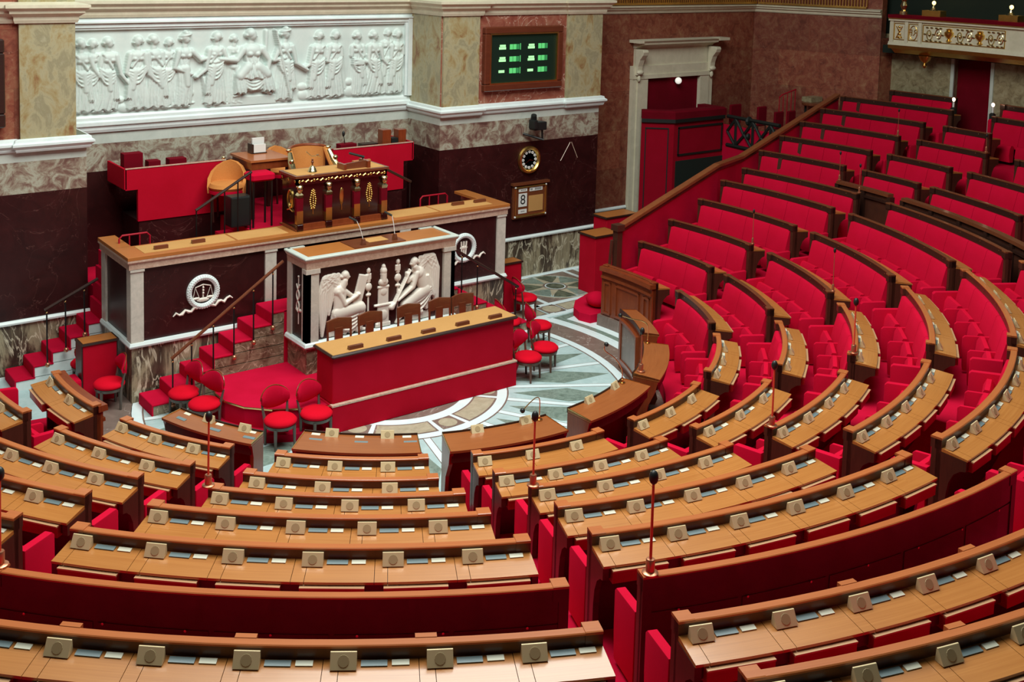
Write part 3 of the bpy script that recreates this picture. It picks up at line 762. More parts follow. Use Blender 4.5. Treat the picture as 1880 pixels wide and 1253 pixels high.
b.mat(1).arc([(16.0, 2.9), (16.2, 2.9), (16.2, 5.3), (16.0, 5.3)], 85, 90.5, 4)
b.mat(2).arc([(15.77, 3.0), (15.81, 3.0), (15.81, 5.2), (15.77, 5.2)], 89.5, 89.8, 1).arc([(15.77, 3.0), (15.81, 3.0), (15.81, 5.2), (15.77, 5.2)], 85.8, 86.1, 1)
struct(b, 'wall_rear', ['olive_marble', 'dark_red_cloth', 'grey_frieze'], loc=(0, 0, 0))  # rear doorway: shade under the balcony put into its dark red

# white strips, ledges, cornices
pl = [(-9.2, YW), (XL, YW)]
strip = [(0, 0), (0.05, 0), (0.055, 0.03), (0.03, 0.065), (0, 0.065)]
b = MB()
b.sweep([(-9.2, YW), (XL + 0.02, YW)], strip, 0.885, -1).sweep([(5.0, YW), (7.82, YW), (7.82, 4.8), (9.78, 4.8)], strip, 0.885, -1)
b.sweep([(-9.2, YW), (-3.7, YW)], [(0, 0), (0.03, 0), (0.03, 0.03), (0, 0.03)], 0.0, -1).sweep([(4.9, YW), (7.82, YW)], [(0, 0), (0.03, 0), (0.03, 0.03), (0, 0.03)], 0.0, -1)
struct(b, 'baseboard_back', ['white_marble'], loc=(0, 0, 0))
led = [(0, 0), (0.035, 0), (0.05, 0.03), (0.05, 0.05), (0.10, 0.10), (0.10, 0.135), (0.06, 0.16), (0.05, 0.20), (0, 0.215)]
b = MB()
pathR = [(XR, YR - 0.02), (XR, YW - 0.0), (XR, YW - 0.06), (4.40, YW - 0.06), (4.40, YW), (6.80, YW), (6.80, YW - 0.06), (7.83, YW - 0.06), (7.83, 4.8)]
b.sweep(pathR, led, 3.72, -1)
b.sweep([(-9.2, YW), (-4.78, YW), (-4.78, YW - 0.06), (XL - 0.15, YW - 0.06), (XL, YW - 0.06), (XL, YR)], led, 3.72, -1)
b.sweep([(XL, YR), (XR, YR)], [(0, 0), (0.04, 0), (0.06, 0.05), (0.06, 0.10), (0.10, 0.13), (0.10, 0.19), (0.06, 0.22), (0.06, 0.27), (0.04, 0.31), (0, 0.32)], 3.74, -1)
struct(b, 'trim_1', ['white_marble'], loc=(0, 0, 0))
cor = [(0, 0), (0.03, 0), (0.05, 0.05), (0.05, 0.10), (0.13, 0.16), (0.13, 0.20), (0.20, 0.25), (0.20, 0.30), (0, 0.34)]
b = MB()
b.sweep([(-9.2, YW), (-4.78, YW), (-4.78, YW - 0.06), (-3.86, YW - 0.06), (-3.86, YR - 0.1), (XR, YR - 0.1), (XR, YW - 0.06), (4.40, YW - 0.06), (4.40, YW), (6.80, YW), (6.80, YW - 0.06), (7.83, YW - 0.06), (7.83, 4.8)], cor, 5.80, -1)
b.sweep([(7.83, 4.8), (14.33, 4.8), (15.28, 1.57)], [(o_ * 0.8, u_ * 0.62) for o_, u_ in cor], 5.71, -1)
struct(b, 'trim_2', ['door_stone'], loc=(0, 0, 0))
# moulded frame of the relief
b = MB()
fr = [(0, 0), (0.14, 0), (0.14, 0.03), (0.09, 0.06), (0.09, 0.09), (0.03, 0.13), (0, 0.13)]
b.box(XL, XR, YR - 0.10, YR, 5.62, 5.82).box(XL, XR, YR - 0.15, YR, 5.70, 5.73)
b.box(XL, XL + 0.09, YR - 0.12, YR, 4.05, 5.7).box(XR - 0.10, XR, YR - 0.13, YR, 4.05, 5.7).box(XR - 0.15, XR - 0.1, YR - 0.08, YR, 4.05, 5.66)
b.box(XL, XR, YR - 0.07, YR, 5.58, 5.62)
struct(b, 'trim_3', ['white_marble'], loc=(0, 0, 0))

# ---------------------------------------------------------------- carved reliefs: a height field of rounded limbs, robes and folds
class Relief:
    def __init__(s, x0, x1, z0, z1, step):
        s.nx = int((x1 - x0) / step) + 1; s.nz = int((z1 - z0) / step) + 1
        s.X, s.Z = np.meshgrid(np.linspace(x0, x1, s.nx), np.linspace(z0, z1, s.nz))
        s.H = np.zeros_like(s.X)
    def up(s, h):
        s.H = np.maximum(s.H, h)
    def limb(s, x0, z0, x1, z1, r0, r1, h=1.0, base=0.0, fold=0.0, fk=8, ph=0.0, flat=0.5):
        dx, dz = x1 - x0, z1 - z0; L2 = dx * dx + dz * dz + 1e-9
        t = np.clip(((s.X - x0) * dx + (s.Z - z0) * dz) / L2, 0, 1)
        d = np.hypot(s.X - x0 - t * dx, s.Z - z0 - t * dz)
        r = r0 + (r1 - r0) * t
        side = ((s.X - x0) * dz - (s.Z - z0) * dx) / math.sqrt(L2) / r
        q = np.clip(1 - (d / r) ** 2, 0, 1) ** flat
        rr = r0 + (r1 - r0) * 0.5
        hh = q * rr * h
        if fold:
            hh = hh * (1 + fold * np.sin(side * fk + ph + t * 2.2) + 0.4 * fold * np.sin(side * fk * 1.9 + t * 5 + ph))
        s.up(np.where(d < r, base + hh, 0))
    def ell(s, x, z, rx, rz, h, base=0.0, rot=0.0):
        c, n = cos(rot), sin(rot)
        u = ((s.X - x) * c + (s.Z - z) * n) / rx; w = (-(s.X - x) * n + (s.Z - z) * c) / rz
        q = 1 - u * u - w * w
        s.up(np.where(q > 0, base + h * np.sqrt(np.clip(q, 0, 1)), 0))
    def slab(s, x0, x1, z0, z1, h):
        s.up(np.where((s.X > x0) & (s.X < x1) & (s.Z > z0) & (s.Z < z1), h, 0))
    def head(s, x, z, k, face=1, h=1.0, helmet=False):
        s.ell(x, z, 0.088 * k, 0.115 * k, 0.11 * k * h, 0.05 * k)
        s.ell(x - 0.03 * k * face, z + 0.035 * k, 0.105 * k, 0.10 * k, 0.115 * k * h, 0.055 * k)   # hair
        s.ell(x + 0.085 * k * face, z - 0.025 * k, 0.025 * k, 0.022 * k, 0.07 * k * h, 0.06 * k)    # nose
        s.ell(x - 0.12 * k * face, z + 0.0 * k, 0.045 * k, 0.045 * k, 0.08 * k * h, 0.05 * k)
        if helmet:
            s.ell(x, z + 0.085 * k, 0.15 * k, 0.045 * k, 0.13 * k, 0.06 * k, 0.2)
            s.ell(x, z + 0.13 * k, 0.07 * k, 0.06 * k, 0.12 * k, 0.06 * k)
        s.limb(x - 0.01 * k * face, z - 0.08 * k, x - 0.02 * k * face, z - 0.2 * k, 0.055 * k, 0.07 * k, 1.0, 0.03 * k)
    def skirt(s, xa, za, xb, zb, wa, wb, h, base=0.0, n=5, ph=0.0, sweepx=0.0):
        """flaring drapery from waist (xa,za) to hem (xb,zb) with fanned folds and a scalloped hem"""
        t = np.clip((za - s.Z) / (za - zb), 0, 1.2)
        cx = xa + (xb - xa) * t + sweepx * np.sin(t * 2.6) * 0.5
        w = wa + (wb - wa) * t ** 0.8
        u = (s.X - cx) / w
        f = np.abs(np.sin(PI * (u * n * 0.5 + 0.35 * np.sin(t * 3.1 + ph) + ph)))
        g = np.abs(np.sin(PI * (u * n * 1.1 - 0.5 * np.sin(t * 2.3 + ph * 2) + ph * 1.7)))
        hem = zb + 0.02 * np.sin(u * 9 + ph)
        ok = (np.abs(u) < 1) & (s.Z < za + 0.02) & (s.Z > hem)
        hh = h * np.clip(1 - u ** 4, 0, 1) ** 0.5 * (0.62 + 0.38 * (0.65 * f ** 0.6 + 0.35 * g ** 0.6)) * (0.75 + 0.25 * np.clip(t * 1.4, 0, 1))
        s.up(np.where(ok, base + hh, 0))
    def swag(s, x0, z0, x1, z1, sag, r, base, n=7):
        P = []
        for i in range(n + 1):
            u = i / n
            P.append((x0 + (x1 - x0) * u, z0 + (z1 - z0) * u - sag * 4 * u * (1 - u)))
        for (a, c), (d, e) in zip(P[:-1], P[1:]):
            s.limb(a, c, d, e, r, r, 1.0, base)
    def robed(s, x, z0, z1, face=1, lean=0.0, k=None, wide=1.0, armA=None, armB=None, helmet=False, base=0.0, ph=0.0, drape=True):
        """a standing draped figure: head height about 1/7 of it"""
        H = z1 - z0; k = k or H / 1.55
        hx, hz = x + lean * 0.55, z1 - 0.12 * k
        s.head(hx, hz, k * 0.92, face, helmet=helmet)
        sh = hz - 0.25 * k; sx0 = x + lean * 0.45; wz = z0 + 0.60 * H; wx = x + lean * 0.1
        # cloak hanging behind
        s.skirt(sx0 - 0.05 * k * face, sh, x - lean * 0.5 - 0.12 * k * face, z0 + 0.10 * H, 0.15 * k, 0.24 * k * wide, 0.045 * k, base, 6, ph + 0.4)
        # chest and belly
        s.ell(sx0, sh - 0.05 * k, 0.17 * k * wide, 0.13 * k, 0.125 * k, base + 0.02)
        s.ell(sx0 + 0.06 * k * face, sh - 0.10 * k, 0.075 * k, 0.07 * k, 0.14 * k, base + 0.02); s.ell(sx0 - 0.06 * k * face, sh - 0.10 * k, 0.075 * k, 0.07 * k, 0.13 * k, base + 0.02)
        s.skirt(sx0, sh - 0.06 * k, wx, wz - 0.10 * k, 0.15 * k * wide, 0.135 * k, 0.115 * k, base, 4, ph)
        s.ell(wx, wz - 0.12 * k, 0.15 * k, 0.10 * k, 0.13 * k, base + 0.02)
        # long skirt, a knee pushing through it
        s.skirt(wx, wz - 0.06 * k, x - lean * 0.6, z0 + 0.035, 0.14 * k, 0.27 * k * wide, 0.135 * k, base, 7, ph, lean)
        s.limb(wx + 0.05 * k * face, wz - 0.12 * k, x + 0.10 * k * face - lean * 0.2, z0 + 0.30 * H, 0.085 * k, 0.065 * k, 0.95, base + 0.085 * k)
        s.limb(x + 0.10 * k * face - lean * 0.2, z0 + 0.30 * H, x + 0.02 * k * face - lean * 0.45, z0 + 0.08, 0.062 * k, 0.045 * k, 0.9, base + 0.085 * k)
        if drape:
            for j in range(4):
                s.swag(wx - 0.15 * k * face, wz - (0.02 + 0.045 * j) * k, wx + 0.16 * k * face, wz - (0.10 + 0.05 * j) * k, (0.05 + 0.035 * j) * k, 0.022 * k, base + 0.13 * k)
            s.swag(sx0 - 0.12 * k * face, sh + 0.02 * k, wx + 0.12 * k * face, wz - 0.02 * k, -0.02 * k, 0.03 * k, base + 0.115 * k)
            s.skirt(wx + 0.15 * k * face, wz - 0.08 * k, wx + 0.19 * k * face, z0 + 0.16 * H, 0.03 * k, 0.075 * k, 0.09 * k, base + 0.07 * k, 3, ph + 1)
        for q in (-0.08, 0.10):
            s.limb(x - lean * 0.6 + q * k, z0 + 0.04, x - lean * 0.6 + (q + 0.10 * face) * k, z0 + 0.018, 0.034 * k, 0.022 * k, 1.5, 0.05 * k)
        for arm, sgn in ((armA, 1), (armB, -1)):
            if arm:
                sx = sx0 + 0.15 * k * sgn
                (ex, ez), (hx2, hz2) = arm
                s.limb(sx, sh - 0.02 * k, ex, ez, 0.064 * k, 0.048 * k, 1.1, base + 0.085 * k)
                s.limb(ex, ez, hx2, hz2, 0.05 * k, 0.034 * k, 1.1, base + 0.10 * k)
                s.ell(hx2, hz2, 0.045 * k, 0.036 * k, 0.045 * k, base + 0.105 * k)
            else:
                s.limb(sx0 + 0.15 * k * sgn, sh - 0.02 * k, sx0 + 0.17 * k * sgn, sh - 0.22 * k, 0.062 * k, 0.055 * k, 1.0, base + 0.05 * k)
    def wing(s, pts, ws, h, base, nf=5, rows=3):
        """feathered wing along a curved spine: scalloped coverts near the shoulder, long flight feathers to the tip"""
        best = np.full_like(s.X, 9.0); U = np.zeros_like(s.X); T = np.zeros_like(s.X); W = np.ones_like(s.X)
        L = [math.hypot(q[0] - p[0], q[1] - p[1]) for p, q in zip(pts[:-1], pts[1:])]; tot = sum(L); acc = 0
        for (p, q), l, w0, w1 in zip(zip(pts[:-1], pts[1:]), L, ws[:-1], ws[1:]):
            dx, dz = (q[0] - p[0]) / l, (q[1] - p[1]) / l
            t = np.clip(((s.X - p[0]) * dx + (s.Z - p[1]) * dz), 0, l)
            ex, ez = s.X - p[0] - t * dx, s.Z - p[1] - t * dz
            d = np.hypot(ex, ez); w = w0 + (w1 - w0) * t / l; m = d / w < best
            best = np.where(m, d / w, best); U = np.where(m, (ex * dz - ez * dx) / w, U); T = np.where(m, (acc + t) / tot, T); W = np.where(m, w, W)
            acc += l
        fl = np.abs(np.sin(PI * (U * nf * 0.5 + 0.5)))
        sc = np.abs(np.sin(PI * (T * 14 + 0.35 * np.cos(U * 7)))) * 0.6 + 0.4 * np.abs(np.sin(PI * U * 3.5))
        mix = np.clip((T - 0.36) * 12, 0, 1)
        f = (1 - mix) * sc + mix * fl ** 0.6
        hh = h * np.clip(1 - best ** 3, 0, 1) ** 0.5 * (0.55 + 0.45 * f)
        s.up(np.where(best < 1, base + hh, 0))
    def mesh(s, y, name, mat, parent=None, cut=None, back=0.0, amp=1.0, smooth_n=1):
        H = s.H * amp
        for _ in range(smooth_n):
            H = (H * 2 + np.roll(H, 1, 0) + np.roll(H, -1, 0) + np.roll(H, 1, 1) + np.roll(H, -1, 1)) / 6
        V = np.stack([s.X, y - H, s.Z], -1).reshape(-1, 3)
        idx = np.arange(s.nx * s.nz).reshape(s.nz, s.nx)
        Q = np.stack([idx[:-1, :-1], idx[:-1, 1:], idx[1:, 1:], idx[1:, :-1]], -1).reshape(-1, 4)
        if cut is not None:
            hv = H.reshape(-1)
            Q = Q[(hv[Q] > cut).all(1)]
            used = np.unique(Q); mp = -np.ones(len(V), int); mp[used] = np.arange(len(used))
            V = V[used]; Q = mp[Q]
            e = np.concatenate([Q[:, [0, 1]], Q[:, [1, 2]], Q[:, [2, 3]], Q[:, [3, 0]]])
            key = {}
            for a, c in e.tolist():
                k2 = (min(a, c), max(a, c)); key[k2] = None if k2 in key else (a, c)
            rim = [v for v in key.values() if v]
            n0 = len(V); B = V.copy(); B[:, 1] = y + back
            V = np.concatenate([V, B]); side = [(c, a, a + n0, c + n0) for a, c in rim]
            Q = np.concatenate([Q, np.array(side)])
        m = MB(); m.v = [tuple(p) for p in V.tolist()]; m.f = [tuple(q) for q in Q.tolist()]; m.m = [0] * len(m.f)
        return m.build(name, mat, parent, smooth=True, angle=60)

rl = Relief(XL + 0.02, XR - 0.02, 4.05, 5.66, 0.010)
rl.H += 0.004
Z0, Z1 = 4.10, 5.50
figs = [(-3.42, 0.95, 1, dict(lean=0.05, armA=((-3.2, 4.9), (-3.1, 4.75)))), (-3.22, 0.94, -1, dict(k=0.8, base=-0.02)),
        (-2.98, 0.96, 1, dict(lean=0.12, wide=1.1, armA=((-2.72, 4.78), (-2.55, 4.55)))),
        (-2.42, 0.97, -1, dict(lean=0.02, wide=1.0, armA=((-2.25, 4.85), (-2.33, 4.72)), armB=((-2.62, 4.8), (-2.45, 4.62)))),
        (-2.06, 0.98, 1, dict(lean=-0.05, wide=0.95, armB=((-2.2, 4.75), (-2.0, 4.55)))), (-1.83, 0.93, -1, dict(k=0.75, base=-0.03)),
        (-1.55, 0.99, 1, dict(lean=0.1, helmet=True, wide=0.8, armA=((-1.22, 4.98), (-0.95, 5.03)), armB=((-1.72, 4.85), (-1.4, 4.72)), drape=False)),
        (-0.92, 1.0, -1, dict(lean=0.03, armA=((-0.7, 4.98), (-0.95, 4.92)), armB=((-1.12, 4.8), (-1.3, 4.66)))), (-0.52, 0.95, 1, dict(k=0.7, base=-0.03, drape=False)),
        (0.52, 1.02, 1, dict(lean=0.04, wide=0.85, helmet=True, armA=((0.75, 4.85), (1.0, 4.70)), armB=((0.28, 4.92), (0.5, 4.95)))),
        (1.24, 0.98, -1, dict(lean=0.05, armB=((1.05, 4.8), (0.95, 4.75)))), (1.64, 0.98, -1, dict(lean=0.0, armB=((1.45, 4.86), (1.7, 4.82)))),
        (2.18, 0.96, 1, dict(k=0.85, wide=0.8, base=-0.02)), (2.52, 0.96, 1, dict(lean=0.1, wide=1.15, armA=((2.75, 4.85), (2.85, 4.75)), armB=((2.4, 4.8), (2.1, 4.85)))),
        (2.88, 0.98, -1, dict(k=0.75, base=-0.03)), (3.10, 0.97, -1, dict(lean=0.03, wide=0.8, armB=((2.95, 4.85), (3.1, 4.72))))]
for i, (x, f, face, kw) in enumerate(figs):
    rl.robed(x, Z0, Z0 + (Z1 - Z0) * f, face, ph=i * 1.3, **kw)
# seated central figure on a stepped throne
rl.slab(-0.62, 0.34, 4.05, 4.25, 0.05); rl.slab(-0.95, 0.6, 4.05, 4.13, 0.035)
rl.head(-0.17, 5.42, 1.0, 1)
rl.ell(-0.17, 5.12, 0.21, 0.14, 0.14, 0.03); rl.ell(-0.24, 5.06, 0.085, 0.08, 0.16, 0.03); rl.ell(-0.09, 5.06, 0.085, 0.08, 0.16, 0.03)
rl.skirt(-0.17, 5.08, -0.17, 4.84, 0.18, 0.15, 0.14, 0.02, 5, 0.3)
rl.limb(-0.36, 5.14, -0.5, 4.95, 0.07, 0.055, 1.1, 0.08); rl.limb(-0.5, 4.95, -0.84, 4.98, 0.055, 0.036, 1.1, 0.10)
rl.limb(0.03, 5.14, 0.17, 4.92, 0.07, 0.055, 1.1, 0.08); rl.limb(0.17, 4.92, 0.14, 4.74, 0.055, 0.04, 1.1, 0.10)
rl.skirt(-0.17, 4.88, -0.17, 4.58, 0.17, 0.32, 0.17, 0.03, 6, 0.1)
rl.limb(-0.28, 4.80, -0.44, 4.64, 0.11, 0.10, 1.0, 0.09); rl.limb(-0.06, 4.80, 0.12, 4.66, 0.11, 0.10, 1.0, 0.09)
rl.skirt(-0.44, 4.66, -0.42, 4.30, 0.10, 0.14, 0.13, 0.06, 4, 0.5); rl.skirt(0.12, 4.68, 0.18, 4.32, 0.10, 0.15, 0.13, 0.06, 4, 0.2)
rl.skirt(-0.16, 4.70, -0.14, 4.36, 0.22, 0.26, 0.09, 0.04, 7, 0.8)
for j in range(5):
    rl.swag(-0.42, 4.70 - 0.03 * j, 0.12, 4.70 - 0.02 * j, 0.06 + 0.045 * j, 0.024, 0.12)
rl.limb(-0.44, 4.28, -0.54, 4.25, 0.035, 0.025, 1.3, 0.06); rl.limb(0.14, 4.30, 0.22, 4.27, 0.035, 0.025, 1.3, 0.06)
# spear, staffs, tablets, small details
rl.limb(0.30, 5.50, 0.62, 4.15, 0.026, 0.026, 1.0, 0.14); rl.limb(0.12, 5.48, 0.1, 5.0, 0.05, 0.03, 1.0, 0.06)
rl.slab(2.08, 2.30, 4.74, 4.82, 0.13); rl.limb(-2.5, 4.72, -2.25, 4.12, 0.03, 0.02, 1.0, 0.05); rl.limb(-1.15, 4.62, -1.05, 4.12, 0.05, 0.07, 0.8, 0.02, 0.2, 6)
for x, z, r in ((-1.42, 4.35, 0.09), (0.92, 4.35, 0.1), (0.95, 4.18, 0.13), (1.98, 4.4, 0.1), (2.0, 4.2, 0.14), (-2.72, 4.3, 0.08), (-2.65, 4.15, 0.12), (2.2, 4.25, 0.08)):
    rl.ell(x, z, r, r * 0.8, 0.06)
rng = np.random.RandomState(3)
for _ in range(70):
    rl.ell(rng.uniform(-3.5, 3.3), rng.uniform(4.08, 4.3), rng.uniform(0.02, 0.06), rng.uniform(0.015, 0.04), rng.uniform(0.015, 0.05))
t = rl.mesh(YR - 0.005, 'stone_relief', 'relief_marble', amp=0.9)
tag(t, 'long white marble relief of draped standing figures around a seated one, above the rostrum', 'relief')

# ---------------------------------------------------------------- things on the clock pier
def framed(name, label, cat, x0, x1, z0, z1, fw, d, mat):
    t = thing(name, ((x0 + x1) / 2, YW - 0.02, z0), label, cat)
    b = MB()
    y = YW
    for (a0, a1, c0, c1) in ((x0, x1, z0, z0 + fw), (x0, x1, z1 - fw, z1), (x0, x0 + fw, z0 + fw, z1 - fw), (x1 - fw, x1, z0 + fw, z1 - fw)):
        b.cbox(a0, a1, y - d, y, c0, c1, 0.02)
    b.build('frame', mat, t)
    return t
t = framed('scoreboard', 'green-lit voting scoreboard in a heavy brown wooden frame on the marble pier', 'scoreboard', 4.47, 6.60, 4.20, 5.56, 0.15, 0.13, 'frame_wood')
b = MB()
for a0, a1, c0, c1 in ((4.61, 6.46, 4.34, 4.37), (4.61, 6.46, 5.39, 5.42), (4.61, 4.64, 4.37, 5.39), (6.43, 6.46, 4.37, 5.39)):
    b.box(a0, a1, YW - 0.12, YW - 0.02, c0, c1)
b.build('gilt_slip', 'gilt', t)
MB().box(4.64, 6.43, YW - 0.07, YW, 4.37, 5.39).build('screen', 'screen_green', t)
for row, z in enumerate((5.12, 4.86, 4.61)):
    for col, x in enumerate((4.87, 5.65)):
        w = 0.17 if row < 2 else 0.15
        b = MB()
        if row < 2:
            b.box(x + 0.02, x + w, YW - 0.078, YW - 0.07, z + 0.012, z + 0.055).box(x, x + w + 0.01, YW - 0.078, YW - 0.07, z - 0.045, z + 0.005)
        else:
            b.box(x, x + w, YW - 0.078, YW - 0.07, z - 0.03, z + 0.025)
        b.build('lit_label', 'led_bright', t)
        b = MB()
        for j in range(2):
            b.box(x + 0.285 + j * 0.095, x + 0.285 + j * 0.095 + 0.08, YW - 0.078, YW - 0.07, z - 0.05, z + 0.06)
        b.build('lit_digits', 'led_mid', t)
        MB().box(x + 0.475, x + 0.54, YW - 0.078, YW - 0.07, z - 0.05, z + 0.06).build('dim_digit', 'led_dim', t)
        if col == 0:
            MB().box(x + 0.565, x + 0.578, YW - 0.078, YW - 0.07, z - 0.06, z + 0.075).build('lit_bar', 'led_mid', t)
t = framed('scoreboard', 'edge of a second, dark scoreboard frame on the left pier, cut by the photo edge', 'scoreboard', -6.9, -4.98, 4.15, 5.56, 0.22, 0.16, 'dark_wood')
MB().box(-6.7, -5.18, YW - 0.05, YW, 4.35, 5.36).build('screen', 'dull_black', t)

# clock
cx, cz = 5.80, 2.635
t = thing('wall_clock', (cx, YW - 0.05, cz - 0.3), 'round gilt wall clock with white number discs above the calendar board', 'clock')
Mc = Matrix.Translation((cx, YW, cz)) @ Matrix.Rotation(PI / 2, 4, 'X')
MB().lathe([(0.215, 0.0), (0.29, 0.0), (0.305, 0.03), (0.29, 0.075), (0.25, 0.085), (0.225, 0.06), (0.215, 0.03)], n=40, M=Mc).build('ring', 'gilt', t, smooth=True)
MB().lathe([(0.22, 0), (0.22, 0.03), (0.001, 0.03)], n=40, M=Mc).build('face', 'griotte', t)
for i in range(12):
    a = i * PI / 6
    q = MB().lathe([(0.034, 0.03), (0.032, 0.045), (0.001, 0.047)], n=14, M=Mc @ Matrix.Translation((0.175 * sin(a), 0.175 * cos(a), 0))).build('hour_disc', 'white_paint', t)
    MB().box(-0.004, 0.004, -0.016, 0.016, 0.047, 0.049, Mc @ Matrix.Translation((0.175 * sin(a), 0.175 * cos(a), 0))).build('numeral', 'ink', q)
for nm, a, L, w in (('hour_hand', R_(103), 0.10, 0.007), ('minute_hand', R_(240), 0.16, 0.005)):
    MB().prism([(-w, -0.02), (w, -0.02), (w * 0.5, L), (-w * 0.5, L)], 0.05, 0.055, axis='z', M=Mc @ Matrix.Rotation(-a, 4, 'Z')).build(nm, 'pale_gilt', t)

# calendar board
x0, x1, z0, z1 = 5.37, 6.31, 1.36, 2.10
t = thing('calendar_board', ((x0 + x1) / 2, YW - 0.03, z0), 'wood and brass calendar board showing a large 8, below the clock', 'calendar')
MB().box(x0, x1, YW - 0.06, YW - 0.003, z0, z1).box(x0 - 0.04, x1 + 0.04, YW - 0.10, YW - 0.003, z1, z1 + 0.05).build('board', 'brown_wood', t)
for p, q in (((x0 + .07, z0 + .05), (x1 - .07, z0 + .05)), ((x0 + .07, z1 - .05), (x1 - .07, z1 - .05)), ((x0 + .05, z0 + .08), (x0 + .05, z1 - .08)), ((x1 - .05, z0 + .08), (x1 - .05, z1 - .08))):
    MB().cyl((p[0], YW - 0.07, p[1]), (q[0], YW - 0.07, q[1]), 0.022, n=8).build('brass_bar', 'gilt', t, smooth=True)
for x in (x0 + .045, x1 - .045):
    for z in (z0 + .045, z1 - .045):
        MB().ell((x, YW - 0.07, z), 0.024, 8, 6).build('corner_stud', 'white_paint', t)
def card(a0, a1, c0, c1, mat='paper'):
    return MB().box(a0, a1, YW - 0.068, YW - 0.06, c0, c1).build('card', mat, t)
def text(par, body, size, x, y, z, mat, rz=0.0, name='lettering', ext=0.001, M=None):
    cu = bpy.data.curves.new('txt', 'FONT'); cu.body = body; cu.size = size; cu.align_x = 'CENTER'; cu.align_y = 'CENTER'; cu.extrude = ext
    o = bpy.data.objects.new('txt', cu); C.objects.link(o)
    dg = bpy.context.evaluated_depsgraph_get(); me = bpy.data.meshes.new_from_object(o.evaluated_get(dg))
    bpy.data.objects.remove(o)
    M = M or (Matrix.Translation((x, y, z)) @ Matrix.Rotation(rz, 4, 'Z') @ Matrix.Rotation(PI / 2, 4, 'X'))
    m = MB(); m.add([M @ v.co for v in me.vertices], [tuple(p.vertices) for p in me.polygons])
    return m.build(name, mat, par)
def strokes(par, x0, x1, z, h, n):
    b = MB()
    for i in range(n):
        x = x0 + (x1 - x0) * (i + 0.5) / n
        b.box(x - 0.008, x + 0.008, YW - 0.0705, YW - 0.068, z - h / 2, z + h / 2)
    b.build('faint_lettering', 'ink', par)
c = card(5.51, 5.74, 1.95, 2.02); strokes(c, 5.56, 5.70, 1.985, 0.022, 4)
c = card(5.81, 6.17, 1.94, 2.02); strokes(c, 5.83, 5.89, 1.98, 0.04, 2); strokes(c, 5.95, 6.14, 1.98, 0.045, 6)
c = card(5.51, 5.74, 1.62, 1.91); text(c, '8', 0.30, 5.625, YW - 0.07, 1.765, 'ink')
c = card(5.51, 5.74, 1.47, 1.56); strokes(c, 5.57, 5.68, 1.515, 0.025, 3)
card(5.79, 6.19, 1.49, 1.84, 'leather_top')

# projector on the pier
t = thing('spotlight', (5.82, YW - 0.2, 3.2), 'black spotlight on a bracket on the veined marble band above the clock', 'spotlight')
MB().box(5.68, 6.02, YW - 0.34, YW - 0.14, 3.32, 3.50).box(5.62, 5.72, YW - 0.4, YW - 0.2, 3.36, 3.56).build('body', 'black_plastic', t, bevel=0.02)
MB().cyl((5.72, YW - 0.24, 3.50), (5.68, YW - 0.3, 3.66), 0.075, 0.06, 12).build('lamp_head', 'black_plastic', t)
MB().cyl((5.62, YW - 0.02, 3.22), (5.97, YW - 0.3, 3.10), 0.025, n=8).cyl((5.95, YW - 0.28, 3.1), (5.95, YW - 0.26, 3.34), 0.022, n=8).build('bracket', 'black_iron', t)
# thin inlaid chevron on the dark wall
t = thing('inlaid_chevron', (7.0, YW, 2.5), 'thin pale inverted-V line on the dark wall right of the clock', 'wall mark')
MB().tube([(6.72, YW - 0.004, 2.52), (6.99, YW - 0.004, 2.92)], 0.008, 4).tube([(7.03, YW - 0.004, 2.92), (7.22, YW - 0.004, 2.55)], 0.008, 4).build('line', 'rose_marble', t)

# ---------------------------------------------------------------- doorway in the red wall
D = 4.8
b = MB()
b.box(9.80, 10.29, D - 0.10, D + 0.05, 0.3, 4.10).box(9.95, 10.30, D - 0.13, D + 0.04, 0.3, 4.095)
b.box(12.19, 12.66, D - 0.10, D + 0.05, 0.3, 4.10).box(12.18, 12.50, D - 0.13, D + 0.04, 0.3, 4.095)
b.box(9.79, 12.67, D - 0.12, D + 0.05, 4.10, 4.42).box(9.95, 12.5, D - 0.15, D + 0.04, 4.098, 4.2).box(9.9, 12.6, D - 0.08, D + 0.03, 4.42, 4.88)
b.sweep([(9.88, D), (12.62, D)], [(0, 0), (0.10, 0), (0.14, 0.05), (0.30, 0.10), (0.30, 0.14), (0.36, 0.19), (0, 0.21)], 4.86, -1)
b.box(9.74, 9.9, D - 0.36, D, 5.0, 5.07).box(12.6, 12.98, D - 0.36, D, 5.0, 5.07)
struct(b, 'door_1', ['door_stone'])
for nm, x in (('left', 9.95), ('right', 12.55)):
    t = thing('scroll_bracket', (x, D - 0.1, 4.2), nm + ' scrolled stone bracket under the door cornice', 'bracket', 'scrolled brackets of the doorway')
    pr = [(D - 0.10, 4.84), (D - 0.36, 4.84), (D - 0.39, 4.78), (D - 0.36, 4.70), (D - 0.26, 4.58), (D - 0.20, 4.42), (D - 0.19, 4.32), (D - 0.23, 4.26), (D - 0.19, 4.20), (D - 0.10, 4.20)]
    MB().prism(pr, x - 0.09, x + 0.09, axis='x').build('scroll', 'door_stone', t, bevel=0.015)
    MB().ell((x, D - 0.2, 4.27), (0.11, 0.06, 0.06), 10, 6).ell((x, D - 0.16, 4.12), (0.05, 0.05, 0.09), 8, 6).build('leaf_drop', 'door_stone', t, smooth=True)
b = MB(); b.box(10.30, 12.18, D - 0.03, D + 0.02, 0.3, 4.12)
o = struct(b, 'door_2', ['dark_red_cloth'])
t = thing('globe_lamp', (11.34, D - 0.12, 3.9), 'small white globe lamp hanging before the red door', 'lamp')
MB().ell((11.34, D - 0.16, 4.0), 0.085, 14, 10).build('globe', 'globe_glass', t, smooth=True)
